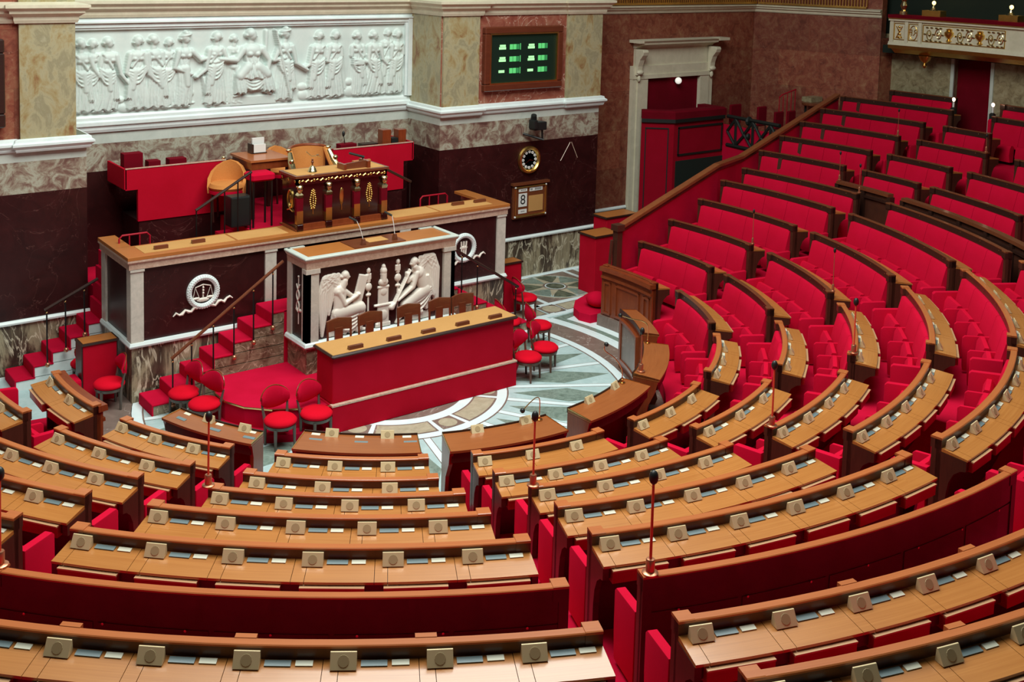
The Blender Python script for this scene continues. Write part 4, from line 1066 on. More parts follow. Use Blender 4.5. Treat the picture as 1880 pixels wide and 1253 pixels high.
MB().cyl((11.34, D - 0.03, 3.98), (11.34, D - 0.1, 3.99), 0.035, n=8).build('arm', 'black_iron', t)
# ---------------------------------------------------------------- round carpeted stage, stairs and platforms of the rostrum
b = MB()
SX, SY, SR, SZ = -0.10, 0.55, 2.9, 0.41
# stage: rounded ends left and right of the stenographers' table
pts = [(-1.55, -0.95)]
for i in range(13):
    a = R_(250 - 5 - i * 6.5)
    pts.append((-1.85 + 0.95 * cos(a) * 1.0, 0.15 + 0.95 * sin(a)))
outl = [(-1.5, -0.92), (-1.95, -0.80), (-2.35, -0.60), (-2.65, -0.30), (-2.80, 0.05), (-2.80, 0.40), (-2.66, 0.75), (-2.46, 1.0)]
outl = outl + [(2 * SX - x, y) for x, y in reversed(outl)]
MBs = MB(); MBs.prism(outl, 0.0, SZ, axis='z'); struct(MBs, 'floor_stage', 'red_carpet', loc=(0, 0, 0))
ring = MB(); ring.sweep(outl[:8], [(0, 0), (0.02, 0), (0.02, 0.02), (0, 0.02)], SZ - 0.012, -1 if False else 1).sweep(outl[8:], [(0, 0), (0.02, 0), (0.02, 0.02), (0, 0.02)], SZ - 0.012, 1)
struct(ring, 'trim_4', 'brass', loc=(0, 0, 0))
MB_low = MB(); MB_low.prism([(x - 0.2, y - 0.14) for x, y in outl[:8]] + [(-1.7, 0.9), (-1.7, -0.9)], 0.0, 0.12, axis='z'); struct(MB_low, 'floor_stage_step', 'red_carpet', loc=(0, 0, 0))

# platforms
b = MB(); b.box(-1.38, 1.5, 1.0, 1.58, 0.0, 1.27); struct(b, 'floor_tribune', 'red_carpet', loc=(0, 0, 0))
b = MB(); b.box(-3.58, 3.52, 2.1, 4.95, 0.0, 1.30); struct(b, 'floor_clerks', 'red_carpet', loc=(0, 0, 0))
b = MB(); b.mat(0).box(-1.2, 1.32, 2.36, 4.95, 1.3, 2.20)
for i in range(4):
    b.box(-1.2 - 0.27 * (4 - i), -1.19, 2.4, 3.6, 1.3, 1.3 + 0.18 * (i + 1)); b.box(1.31, 1.32 + 0.27 * (4 - i), 2.4, 3.6, 1.3, 1.3 + 0.18 * (i + 1))
struct(b, 'floor_presidency', 'red_carpet', loc=(0, 0, 0))

def stair(name, label, x0, sx, n, run, rise, y0, y1, z0=0.0, side='stair_marble', group=None, rnd0=False):
    t = thing(name, (x0, (y0 + y1) / 2, z0), label, 'stairs', group)
    bd = MB(); cp = MB()
    xe = x0 + sx * run * n
    for i in range(n):
        xa = x0 + sx * run * i; z = z0 + rise * (i + 1)
        X0, X1 = min(xa, xe), max(xa, xe)
        bd.box(X0 + (0.01 if sx > 0 else 0), X1 - (0.01 if sx < 0 else 0), y0 + 0.012, y1 - 0.005, z - rise, z - 0.012)
        a, c = (xa - 0.01 * sx, xa + sx * (run + 0.02))
        st = MB()
        st.cbox(min(a, c), max(a, c), y0 + (0.0), y1, z - 0.03, z, 0.008)
        st.box(min(xa - 0.012 * sx, xa + 0.01 * sx), max(xa - 0.012 * sx, xa + 0.01 * sx), y0, y1, z - rise, z - 0.02)
        st.build('carpeted_step', 'red_carpet', t)
    bd.build('marble_side', side, t)
    return t
stair('staircase', 'red carpeted stairs rising left of the carved marble tribune', -3.55, 1, 7, 0.325, 0.182, 1.0, 1.58, group=None)
stair('staircase', 'red carpeted stairs mostly hidden right of the carved marble tribune', 3.68, -1, 7, 0.325, 0.182, 1.0, 1.58)
stair('staircase', 'red carpeted stairs against the left wall behind the red pulpit', -5.02, 1, 5, 0.285, 0.182, 3.07, 3.70, side='white_marble')
b = MB(); b.mat(0).box(-3.64, -3.58, 3.0, 3.7, 0.9, 1.3)
t = thing('staircase', (-3.66, 3.4, 0.9), 'steep red carpeted steps squeezed between the left wall and the end of the long counter', 'stairs')
for i in range(4):
    MB().box(-3.66 + 0.05 * i, -3.2, 3.08, 3.70, 0.91 + 0.26 * i, 0.91 + 0.26 * (i + 1)).build('carpeted_step', 'red_carpet', t)

def handrail(label, p0, p1, posts, rail='brown_wood', zb=None, bulb=True):
    t = thing('handrail', Vector(p0) - Vector((0, 0, 0.9)), label, 'handrail')
    MB().tube([Vector(p0), Vector(p1)], 0.026, 8).build('rail', rail, t, smooth=True)
    P0, P1 = Vector(p0), Vector(p1)
    for x, zlow in posts:
        f = (x - P0.x) / (P1.x - P0.x); q = P0.lerp(P1, f)
        q_ = MB().cyl((q.x, q.y, zlow), (q.x, q.y, q.z), 0.013, n=8).build('baluster', 'black_iron', t, smooth=True)
        if bulb:
            MB().ell((q.x, q.y - 0.01, zlow + 0.02), 0.04, 10, 6).build('brass_boss', 'copper', q_, smooth=True)
            MB().ell((q.x, q.y, q.z - 0.06), 0.018, 8, 5).build('brass_collar', 'brass', q_, smooth=True)
handrail('dark handrail with brass bosses along the stairs left of the tribune', (-3.27, 0.97, 0.86), (-1.42, 0.97, 2.10), [(-3.25, 0.12), (-2.95, 0.30), (-2.60, 0.48), (-2.26, 0.66), (-1.93, 0.84), (-1.6, 1.02)])
handrail('dark handrail descending right of the carved marble tribune', (1.55, 0.97, 2.06), (3.40, 0.97, 0.90), [(1.76, 1.02), (2.10, 0.84), (2.45, 0.66), (3.35, 0.0)], rail='dark_wood')
handrail('dark handrail on the stairs against the left wall', (-4.58, 2.99, 1.28), (-3.74, 2.99, 1.66), [(-4.55, 0.36), (-4.26, 0.55), (-3.96, 0.75)], rail='dark_wood')
handrail('black handrail rising to the presidency platform beside the left red desk', (-2.25, 2.55, 2.70), (-1.25, 2.55, 3.26), [(-2.24, 1.4), (-1.98, 1.5), (-1.74, 1.7), (-1.5, 1.9), (-1.27, 2.1)], rail='dark_wood', bulb=False)
handrail('black handrail descending behind the right side of the president desk', (1.25, 2.55, 3.15), (2.0, 2.55, 2.75), [(1.3, 2.1), (1.98, 1.4)], rail='dark_wood', bulb=False)

# ---------------------------------------------------------------- long counter behind the tribune
t = thing('secretaries_counter', (0, 1.9, 0), 'long orange-topped marble counter with dark panels stretching behind the tribune', 'counter')
x0, x1, yf, yb, zt = -3.66, 3.58, 1.63, 3.05, 2.33
b = MB()
b.box(x0 - 0.06, x1 + 0.06, yf - 0.05, yf + 0.62, zt - 0.055, zt)
b.box(x0 - 0.06, x0 + 0.22, yf + 0.6, yb, zt - 0.055, zt).box(x1 - 0.22, x1 + 0.06, yf + 0.6, yb, zt - 0.055, zt)
b.build('worktop', 'counter_wood', t, bevel=0.006)
b = MB()
for xa, xb in ((x0 + 0.25, -1.9), (-1.86, -0.95), (1.15, 2.1), (2.14, x1 - 0.25)):
    MB().box(xa, xb, yf + 0.1, yf + 0.56, zt, zt + 0.004).build('leather_inset', 'leather_top', t)
b = MB()
pth = [(x0 - 0.01, yb), (x0 - 0.01, yf), (x1 + 0.01, yf), (x1 + 0.01, yb)]
b.sweep(pth, [(-0.06, 0), (0.02, 0), (0.02, 0.09), (0.05, 0.12), (0.05, 0.15), (-0.06, 0.15)], zt - 0.205, -1)
b.build('rose_frieze', 'rose_marble', t)
b = MB()
b.box(x0 + 0.03, x1 - 0.03, yf + 0.03, yf + 0.12, 0.95, zt - 0.2).box(x0 + 0.03, x0 + 0.1, yf + 0.1, yb, 0.95, zt - 0.2).box(x1 - 0.1, x1 - 0.03, yf + 0.1, yb, 0.95, zt - 0.2)
b.build('dark_panel', 'griotte', t)
b = MB()
b.box(x0 + 0.01, x1 - 0.01, yf + 0.01, yf + 0.12, 0, 0.9).box(x0 + 0.01, x0 + 0.1, yf + 0.1, yb, 0, 0.9).box(x1 - 0.1, x1 - 0.01, yf + 0.1, yb, 0, 0.9)
b.build('veined_base', 'plinth_marble', t)
b = MB(); b.sweep([(x0, yb), (x0, yf), (x1, yf), (x1, yb)], [(-0.05, 0), (0.03, 0), (0.04, 0.03), (0.02, 0.075), (-0.05, 0.075)], 0.89, -1)
b.build('white_band', 'white_marble', t)
for xa in (x0, -1.42, 1.20, x1 - 0.2):
    b = MB(); b.box(xa, xa + 0.2, yf - 0.005, yf + 0.1, 0.95, zt - 0.2).box(xa - 0.012, xa + 0.212, yf - 0.02, yf + 0.1, zt - 0.245, zt - 0.2)
    if xa in (x0,):
        b.box(x0 - 0.005, x0 + 0.05, yf, yf + 0.18, 0.95, zt - 0.2); MB().box(x0 - 0.005, x0 + 0.05, yb - 0.2, yb, 0.95, zt - 0.2).build('rear_pier', 'pale_pier', t)
    if xa > 3:
        b.box(x1 - 0.05, x1 + 0.005, yf, yf + 0.18, 0.95, zt - 0.2); MB().box(x1 - 0.05, x1 + 0.005, yb - 0.2, yb, 0.95, zt - 0.2).build('rear_pier', 'pale_pier', t)
    b.build('marble_pier', 'pale_pier', t)
# wreath emblems
def wreath(cx, name, kind):
    cz, r, y = 1.595, 0.235, yf + 0.02
    b = MB()
    P = [(cx + r * cos(i * 2 * PI / 48), y, cz + r * sin(i * 2 * PI / 48)) for i in range(49)]
    b.tube(P, 0.045, 10)
    for i in range(40):
        a = i * 2 * PI / 40
        for k in (-1, 0, 1):
            b.ell((cx + (r + k * 0.026) * cos(a + k * 0.06), y - 0.038 + abs(k) * 0.012, cz + (r + k * 0.026) * sin(a + k * 0.06)), (0.016, 0.014, 0.016), 6, 4)
    w = b.build(name, 'white_marble', t, smooth=True)
    b = MB()
    for s in (-1, 1):
        P = [(cx + s * (0.10 + 0.05 * j), y - 0.012, cz - 0.25 + 0.03 * sin(j * 2.0 + (0 if s < 0 else 1)) + (0.012 * j * s if s > 0 else -0.008 * j)) for j in range(9)]
        b.tube(P, [0.024, 0.03, 0.022, 0.03, 0.02, 0.028, 0.018, 0.02, 0.008], 6)
    b.build('ribbon', 'cream_relief', t, smooth=True)
    if kind == 'scales':
        b = MB()
        b.cyl((cx, y, cz - 0.12), (cx, y, cz + 0.12), 0.012, n=6).tube([(cx - 0.13, y, cz + 0.08), (cx, y - 0.01, cz + 0.12), (cx + 0.13, y, cz + 0.08)], 0.01, 6)
        for s in (-1, 1):
            for d in (-0.05, 0.05):
                b.cyl((cx + s * 0.13, y, cz + 0.08), (cx + s * 0.115 + d, y, cz - 0.09), 0.005, n=5)
            b.ell((cx + s * 0.115, y, cz - 0.10), (0.065, 0.02, 0.022), 10, 5)
        for k in range(3): b.ell((cx, y - 0.01, cz - 0.02 + k * 0.045), 0.018, 8, 5)
        b.ell((cx, y, cz - 0.13), (0.11, 0.02, 0.035), 12, 5)
        b.build('scales', 'cream_relief', t, smooth=True)
    else:
        b = MB()
        for k in (-1, 0, 1):
            b.cyl((cx + k * 0.04, y, cz - 0.15), (cx + k * 0.06, y, cz + 0.12), 0.018, n=6)
        b.ell((cx, y, cz), (0.09, 0.02, 0.04), 10, 5).build('bundle', 'cream_relief', t, smooth=True)
wreath(-2.49, 'wreath', 'scales')
wreath(2.62, 'wreath', 'bundle')
# small wooden name blocks on the counter
def block(x, y, z, w, label, par=None):
    o = MB().prism([(y - 0.035, z), (y + 0.035, z), (y + 0.02, z + 0.055), (y - 0.03, z + 0.055)], x - w / 2, x + w / 2, axis='x').build('name_block', 'brown_wood')
    return tag(o, label, 'name block')
block(-3.10, 1.86, zt + 0.004, 0.22, 'wooden name block nearest the left end of the long counter')
block(-2.47, 1.90, zt + 0.004, 0.22, 'wooden name block on the long counter, second from its left end')
block(2.70, 1.99, zt + 0.004, 0.26, 'wooden name block on the long counter, right of the president desk')
block(3.20, 1.97, zt + 0.004, 0.26, 'wooden name block nearest the right end of the long counter')
# clerks' metal stools peeping over the counter
for x, w, lb in ((-3.3, 0.5, 'red metal chair rail showing above the left end of the counter'), (2.5, 0.62, 'red metal chair rail showing above the right end of the counter')):
    q = thing('metal_chair', (x, 2.6, 1.3), lb, 'chair', None)
    MB().tube([(x - w / 2, 2.5, 1.3), (x - w / 2, 2.5, 2.40), (x - w / 2 + 0.05, 2.5, 2.45), (x + w / 2 - 0.05, 2.5, 2.45), (x + w / 2, 2.5, 2.40), (x + w / 2, 2.5, 1.3)], 0.016, 8).build('tube_frame', 'red_metal', q, smooth=True)
    for k in (-1, 1): MB().cyl((x + k * w / 6, 2.5, 2.1), (x + k * w / 6, 2.5, 2.44), 0.012, n=6).build('upright', 'red_metal', q)
    MB().box(x - w / 2, x + w / 2, 2.32, 2.52, 1.72, 1.78).build('seat', 'red_cloth', q)

# ---------------------------------------------------------------- carved marble tribune
t = thing('tribune', (0.07, 0.62, 0.41), 'pale marble speaker tribune carved with two winged figures', 'tribune')
x0, x1, yf, yb, zb, zt = -1.35, 1.47, 0.30, 0.97, 0.41, 2.30
b = MB(); b.box(x0 + 0.02, x1 - 0.02, yf + 0.02, yb, zb, 0.85); b.build('base', 'stair_marble', t)
b = MB(); b.sweep([(x0, yb), (x0, yf), (x1, yf), (x1, yb)], [(-0.06, 0), (0.03, 0), (0.045, 0.03), (0.03, 0.07), (0.01, 0.085), (-0.06, 0.085)], 0.84, -1); b.build('white_band', 'white_marble', t)
b = MB(); b.box(x0 + 0.03, x1 - 0.03, yf + 0.06, yb - 0.02, 0.9, 2.1); b.build('dark_panel', 'griotte', t)
b = MB(); b.sweep([(x0, yb), (x0, yf), (x1, yf), (x1, yb)], [(-0.08, 0), (0.0, 0), (0.01, 0.11), (0.04, 0.15), (0.04, 0.172), (-0.08, 0.172)], 2.10, -1); b.build('entablature', 'rose_marble', t)
b = MB(); b.sweep([(x0, yb + 0.02), (x0, yf), (x1, yf), (x1, yb + 0.02)], [(-0.05, 0), (0.05, 0), (0.05, 0.018), (0.04, 0.03), (-0.05, 0.03)], 2.268, -1)
b.box(x0, x0 + 0.3, yb - 0.03, yb + 0.03, 2.268, 2.298).box(x1 - 0.3, x1, yb - 0.03, yb + 0.03, 2.268, 2.298)
b.build('white_coping', 'grey_frieze', t)
b = MB(); b.box(x0 + 0.05, x1 - 0.05, yf + 0.05, yb - 0.02, 2.25, 2.285); b.build('wooden_top', 'counter_wood', t)
b = MB(); b.box(-0.42, 0.55, yf + 0.12, yb - 0.05, 2.285, 2.30); b.build('reading_board', 'brown_wood', t)
MB().box(-0.05, 0.32, yf + 0.30, yf + 0.55, 2.30, 2.305).build('blotter', 'leather_top', t)
for xa in (x0, x1 - 0.22):
    b = MB(); b.box(xa, xa + 0.22, yf, yf + 0.12, 0.92, 2.1).box(xa - 0.015, xa + 0.235, yf - 0.015, yf + 0.12, 2.03, 2.1)
    b.box(xa, xa + 0.08 if xa < 0 else xa + 0.22, yf, yf + 0.16, 0.92, 2.1) if xa < 0 else b.box(xa + 0.14, xa + 0.22, yf, yf + 0.16, 0.92, 2.1)
    xx = x0 if xa < 0 else x1 - 0.08
    b.build('marble_pier', 'pale_pier', t)
    MB().box(xx, xx + 0.08, yb - 0.14, yb, 0.92, 2.1).build('rear_pier', 'pale_pier', t)
# relief: two winged figures and a pedestal between standards (generic classical carving)
r = Relief(-1.13, 1.25, 0.93, 2.10, 0.0062)
# left: seated, writing on a tablet
r.wing([(-0.74, 1.70), (-0.84, 1.88), (-0.97, 1.86), (-1.03, 1.66), (-1.03, 1.36), (-1.04, 0.98)], [0.05, 0.09, 0.10, 0.11, 0.09, 0.025], 0.05, 0.012)
r.wing([(-0.72, 1.72), (-0.76, 1.92), (-0.84, 1.90), (-0.88, 1.62), (-0.92, 1.30)], [0.03, 0.045, 0.05, 0.06, 0.02], 0.04, 0.006, 3)
r.head(-0.62, 1.89, 0.66, 1, 1.1); r.limb(-0.65, 1.82, -0.70, 1.70, 0.05, 0.06, 1.1, 0.06)
r.limb(-0.72, 1.64, -0.74, 1.36, 0.11, 0.10, 0.9, 0.03); r.ell(-0.74, 1.66, 0.10, 0.10, 0.09, 0.05)
r.limb(-0.77, 1.66, -0.66, 1.44, 0.05, 0.044, 1.2, 0.09); r.limb(-0.66, 1.44, -0.42, 1.56, 0.042, 0.028, 1.2, 0.10); r.ell(-0.41, 1.57, 0.04, 0.025, 0.035, 0.11)
r.limb(-0.64, 1.64, -0.5, 1.54, 0.045, 0.03, 1.0, 0.05)
cu_, su_ = cos(0.27), sin(0.27)
uu = (r.X + 0.36) * cu_ - (r.Z - 1.62) * su_; ww = (r.X + 0.36) * su_ + (r.Z - 1.62) * cu_
r.up(np.where((abs(uu) < 0.085) & (abs(ww) < 0.25), 0.05, 0))
r.limb(-0.76, 1.30, -0.36, 1.34, 0.115, 0.092, 0.95, 0.06); r.ell(-0.35, 1.33, 0.085, 0.09, 0.09, 0.07)
r.limb(-0.34, 1.30, -0.37, 0.99, 0.075, 0.045, 1.0, 0.07); r.limb(-0.37, 0.975, -0.26, 0.955, 0.034, 0.02, 1.3, 0.05)
r.skirt(-0.56, 1.27, -0.50, 0.95, 0.18, 0.16, 0.085, 0.04, 6, 0.3); r.skirt(-0.78, 1.28, -0.80, 1.05, 0.10, 0.11, 0.08, 0.03, 4, 0.6)
for j in range(4): r.swag(-0.84, 1.28 - 0.03 * j, -0.42, 1.24 - 0.05 * j, 0.05 + 0.025 * j, 0.016, 0.12)
r.slab(-0.94, -0.66, 0.94, 1.06, 0.05); r.limb(-0.90, 1.12, -0.74, 1.10, 0.05, 0.05, 0.9, 0.03)
# right: half-seated, blowing a long trumpet
r.wing([(0.80, 1.76), (0.90, 1.96), (1.03, 1.95), (1.09, 1.74), (1.10, 1.42), (1.16, 1.00)], [0.05, 0.08, 0.09, 0.11, 0.09, 0.025], 0.05, 0.012)
r.wing([(0.78, 1.78), (0.80, 1.98), (0.88, 1.97), (0.94, 1.70), (1.0, 1.36)], [0.03, 0.045, 0.05, 0.06, 0.02], 0.04, 0.006, 3)
r.head(0.66, 1.92, 0.66, -1, 1.1); r.limb(0.68, 1.85, 0.74, 1.76, 0.05, 0.06, 1.1, 0.06)
r.limb(0.77, 1.73, 0.88, 1.46, 0.11, 0.10, 0.9, 0.03); r.ell(0.76, 1.72, 0.10, 0.10, 0.09, 0.05)
r.limb(0.71, 1.74, 0.63, 1.52, 0.05, 0.044, 1.2, 0.10); r.limb(0.63, 1.52, 0.34, 1.34, 0.042, 0.028, 1.2, 0.11)
r.limb(0.7, 1.7, 0.54, 1.62, 0.042, 0.038, 1.0, 0.05); r.limb(0.54, 1.62, 0.53, 1.76, 0.036, 0.028, 1.2, 0.07)
r.limb(0.58, 1.81, 0.28, 1.30, 0.014, 0.018, 1.8, 0.11); r.limb(0.29, 1.31, 0.23, 1.24, 0.02, 0.05, 1.2, 0.10)
r.limb(0.90, 1.42, 0.50, 1.23, 0.11, 0.088, 0.95, 0.06); r.ell(0.49, 1.22, 0.085, 0.085, 0.085, 0.07)
r.limb(0.50, 1.20, 0.80, 1.07, 0.075, 0.05, 1.0, 0.08); r.limb(0.80, 1.07, 0.82, 0.97, 0.04, 0.022, 1.3, 0.06)
r.skirt(0.90, 1.42, 0.84, 1.10, 0.13, 0.16, 0.08, 0.03, 6, 0.2); r.skirt(0.92, 1.66, 1.0, 1.30, 0.05, 0.10, 0.08, 0.05, 4, 0.4)
for j in range(4): r.swag(0.98, 1.46 - 0.04 * j, 0.62, 1.30 - 0.05 * j, 0.03 + 0.03 * j, 0.016, 0.12)
r.slab(0.62, 0.98, 0.94, 1.06, 0.04); r.limb(0.44, 1.08, 0.34, 0.96, 0.05, 0.025, 1.0, 0.04); r.slab(0.40, 1.0, 0.93, 0.97, 0.03)
# pedestal with a bust, two standards
r.slab(-0.06, 0.22, 0.93, 1.0, 0.06); r.slab(-0.03, 0.19, 1.0, 1.30, 0.05); r.slab(-0.09, 0.25, 1.28, 1.32, 0.07); r.slab(-0.015, 0.175, 1.32, 1.60, 0.045)
r.slab(-0.03, 0.19, 1.58, 1.62, 0.055); r.ell(0.08, 1.13, 0.075, 0.085, 0.03, 0.05); r.ell(0.08, 1.52, 0.06, 0.06, 0.02, 0.045)
r.ell(0.08, 1.68, 0.09, 0.07, 0.06, 0.03); r.limb(0.08, 1.70, 0.08, 1.82, 0.05, 0.055, 1.2, 0.04); r.ell(0.08, 1.87, 0.06, 0.07, 0.08, 0.03); r.ell(0.08, 1.94, 0.035, 0.04, 0.05, 0.03)
for x, dz in ((-0.20, -0.02), (0.36, 0.05)):
    r.limb(x, 0.95, x, 1.9 + dz, 0.014, 0.014, 1.6, 0.02); r.ell(x, 1.66 + dz, 0.062, 0.068, 0.045, 0.02); r.ell(x, 1.53 + dz, 0.05, 0.03, 0.04, 0.02)
    r.slab(x - 0.05, x + 0.05, 1.78 + dz, 1.88 + dz, 0.04); r.ell(x, 1.93 + dz, 0.035, 0.045, 0.04, 0.02); r.slab(x - 0.035, x + 0.035, 1.74 + dz, 1.79 + dz, 0.035)
r.mesh(yf + 0.062, 'carved_relief', 'cream_relief', t, cut=0.004, back=0.006, smooth_n=2, amp=0.6)
# staff with entwined snakes on the left side panel
b = MB(); xs, ym = x0 + 0.03, 0.62
b.cyl((xs, ym, 1.15), (xs, ym, 1.92), 0.010, n=6)
for s in (-1, 1):
    b.tube([(xs - 0.012, ym + s * 0.05 * sin(i * 0.55), 1.35 + i * 0.032) for i in range(15)], 0.012, 6)
b.ell((xs, ym - 0.05, 1.38), (0.02, 0.05, 0.03), 8, 5).ell((xs, ym + 0.05, 1.38), (0.02, 0.05, 0.03), 8, 5).ell((xs, ym, 1.92), 0.02, 8, 5)
b.build('side_emblem', 'cream_relief', t, smooth=True)
# microphones on the tribune
for x, y, dx, dy, lb in ((-0.21, 0.52, -0.10, 0.05, 'left slim microphone on the tribune'), (0.41, 0.55, -0.03, 0.05, 'right slim microphone on the tribune')):
    q = thing('slim_microphone', (x, y, 2.30), lb, 'microphone', None)
    MB().prism([(x - 0.04, 2.30), (x + 0.04, 2.30), (x + 0.02, 2.40), (x - 0.02, 2.40)], y - 0.03, y + 0.03).build('base', 'brown_wood', q)
    MB().tube([(x, y, 2.38), (x + dx * 0.5, y + dy * 0.5, 2.58), (x + dx, y + dy, 2.70)], 0.006, 6).build('stem', 'white_paint', q)
    MB().tube([(x + dx, y + dy, 2.70), (x + dx - 0.10, y + dy + 0.08, 2.76)], 0.018, 8).build('head', 'black_plastic', q)

# ---------------------------------------------------------------- stenographers' table in front
t = thing('stenographers_table', (0.13, -0.7, 0.0), 'long red cloth fronted table with leather top below the tribune', 'table')
x0, x1, yf = -1.56, 1.80, -0.95
b = MB(); b.box(x0, x1, yf, -0.45, 0.42, 1.13); b.build('red_front', 'red_cloth', t, bevel=0.02)
b = MB(); b.box(x0 - 0.03, x1 + 0.03, yf - 0.06, -0.5, 0.012, 0.42); b.build('red_base', 'red_cloth', t)
b = MB(); b.box(x0 - 0.035, x1 + 0.035, yf - 0.066, yf + 0.02, 0.41, 0.435).box(x1 + 0.01, x1 + 0.036, yf, -0.5, 0.41, 0.435); b.build('pale_trim', 'rose_marble', t)
b = MB(); b.cbox(x0 - 0.04, x1 + 0.05, yf - 0.06, -0.38, 1.13, 1.18, 0.02); b.build('edge_band', 'dark_wood', t)
b = MB(); b.cbox(x0 - 0.01, x1 + 0.02, yf - 0.02, -0.40, 1.17, 1.186, 0.007); b.build('leather_top', 'leather_top', t)
for i, x in enumerate((-1.15, -0.48, 0.15, 0.80, 1.45)):
    block(x, yf + 0.06, 1.186, 0.24, ['leftmost of the five wooden name blocks along the red table', 'second from left of the name blocks along the red table', 'middle wooden name block along the red table', 'second from right of the name blocks along the red table', 'rightmost of the five wooden name blocks along the red table'][i])
def wood_chair(x, y, z, label):
    t = thing('wooden_chair', (x, y, z), label, 'chair', 'wooden chairs behind the red table')
    b = MB()
    P = [(x - 0.22, y + 0.20), (x - 0.11, y + 0.225), (x, y + 0.235), (x + 0.11, y + 0.225), (x + 0.22, y + 0.20)]
    rings = [[(p[0], p[1] - 0.018, z + 0.74), (p[0], p[1] + 0.018, z + 0.74), (p[0], p[1] + 0.025, z + 0.91 + 0.012 * (2 - abs(i - 2))), (p[0], p[1] - 0.01, z + 0.91 + 0.012 * (2 - abs(i - 2)))] for i, p in enumerate(P)]
    b.loft(rings); b.build('back_slab', 'brown_wood', t)
    for s in (-1, 1):
        MB().tube([(x + s * 0.205, y + 0.17, z), (x + s * 0.205, y + 0.18, z + 0.45), (x + s * 0.205, y + 0.205, z + 0.90)], 0.02, 6).build('rear_leg', 'brown_wood', t)
        MB().tube([(x + s * 0.2, y - 0.19, z), (x + s * 0.2, y - 0.18, z + 0.44)], [0.016, 0.022], 6).build('front_leg', 'brown_wood', t)
    MB().box(x - 0.07, x + 0.07, y + 0.2, y + 0.225, z + 0.48, z + 0.78).build('back_splat', 'brown_wood', t)
    MB().cbox(x - 0.22, x + 0.22, y - 0.2, y + 0.19, z + 0.43, z + 0.49, 0.02).build('seat', 'red_seat', t)
    return t
for x, nm in ((-0.92, 'leftmost wooden chair behind the red table'), (-0.36, 'second wooden chair from left behind the red table'), (0.37, 'middle wooden chair behind the red table'), (0.98, 'fourth wooden chair from left behind the red table'), (1.45, 'rightmost wooden chair behind the red table, angled toward the stairs')):
    wood_chair(x, -0.18, SZ, nm)

# ---------------------------------------------------------------- round-seated red chairs
def red_chair(x, y, z, face, label, leg='chair_leg_wood'):
    t = thing('red_chair', (x, y, z), label, 'chair', 'round red chairs around the rostrum')
    f = Matrix.Translation((x, y, z)) @ Matrix.Rotation(R_(face), 4, 'Z')      # local -y is the sitter's front
    b = MB(); b.lathe([(0.02, 0.34), (0.21, 0.345), (0.235, 0.37), (0.235, 0.395), (0.20, 0.43), (0.10, 0.44), (0.005, 0.443)], n=28, M=f); b.build('seat', 'red_seat', t, smooth=True, angle=60)
    b = MB(); b.lathe([(0.19, 0.295), (0.215, 0.30), (0.222, 0.345), (0.15, 0.345)], n=24, M=f); b.build('seat_ring', leg, t, smooth=True)
    b = MB(); rings = []
    for i in range(9):
        u = -1 + i / 4
        hh = math.sqrt(max(0.02, 1 - (u * 0.93) ** 2)) * 0.16
        yc = 0.235 - 0.07 * u * u
        rings.append([f @ Vector((u * 0.215, yc + dy, 0.645 + dz * hh)) for dy, dz in ((-0.03, 0.0), (-0.022, 0.75), (0.0, 1.0), (0.022, 0.75), (0.03, 0), (0.022, -0.75), (0, -1), (-0.022, -0.75))])
    b.loft(rings); b.build('backrest', 'red_velvet', t, smooth=True, angle=70)
    b = MB(); P = []
    for i in range(17):
        a = PI * i / 16 - PI; u = cos(a)
        P.append(f @ Vector((u * 0.225, 0.25 - 0.07 * u * u, 0.645 - sin(a) * 0.168)))
    b.tube(P, 0.009, 6); b.build('back_rim', 'panel_wood', t, smooth=True)
    for s in (-1, 1):
        MB().tube([f @ Vector((s * 0.175, 0.13, 0.0)), f @ Vector((s * 0.17, 0.14, 0.34)), f @ Vector((s * 0.20, 0.19, 0.58))], [0.018, 0.024, 0.015], 6).build('rear_leg', leg, t)
        MB().tube([f @ Vector((s * 0.15, -0.155, 0.0)), f @ Vector((s * 0.145, -0.145, 0.32))], [0.016, 0.026], 6).build('front_leg', leg, t)
    return t
for a in ((-3.98, 1.70, 0, -95, 'red round chair with grey legs beside the left red pulpit', 'grey_leg'),
          (-3.16, 0.74, 0.0, -80, 'red round chair farther back of the pair left of the round stage', 'grey_leg'),
          (-3.06, 0.20, 0.0, -68, 'red round chair nearer of the pair left of the round stage', 'grey_leg'),
          (-2.38, -0.92, 0, 0, 'red round chair facing the benches, left of the pair by the red table', 'grey_leg'),
          (-1.84, -0.98, 0, 12, 'red round chair at the left corner of the red table, back tilted left', 'grey_leg'),
          (2.17, -0.88, 0, 20, 'front red round chair right of the red table, facing forward'),
          (2.70, -0.68, 0, 35, 'red round chair right of the table, one farther from it, turned right'),
          (3.34, 0.26, 0, 70, 'red round chair on the marble floor with its back to the table'),
          (3.0, 0.72, 0, 75, 'red chair half hidden behind the handrail right of the table'),
          (4.14, 1.66, 0, 80, 'farthest red round chair beside the right pulpit'),
          (-4.02, 2.75, 0.0, 180, 'red round chair back showing behind the left red pulpit')):
    red_chair(*a)

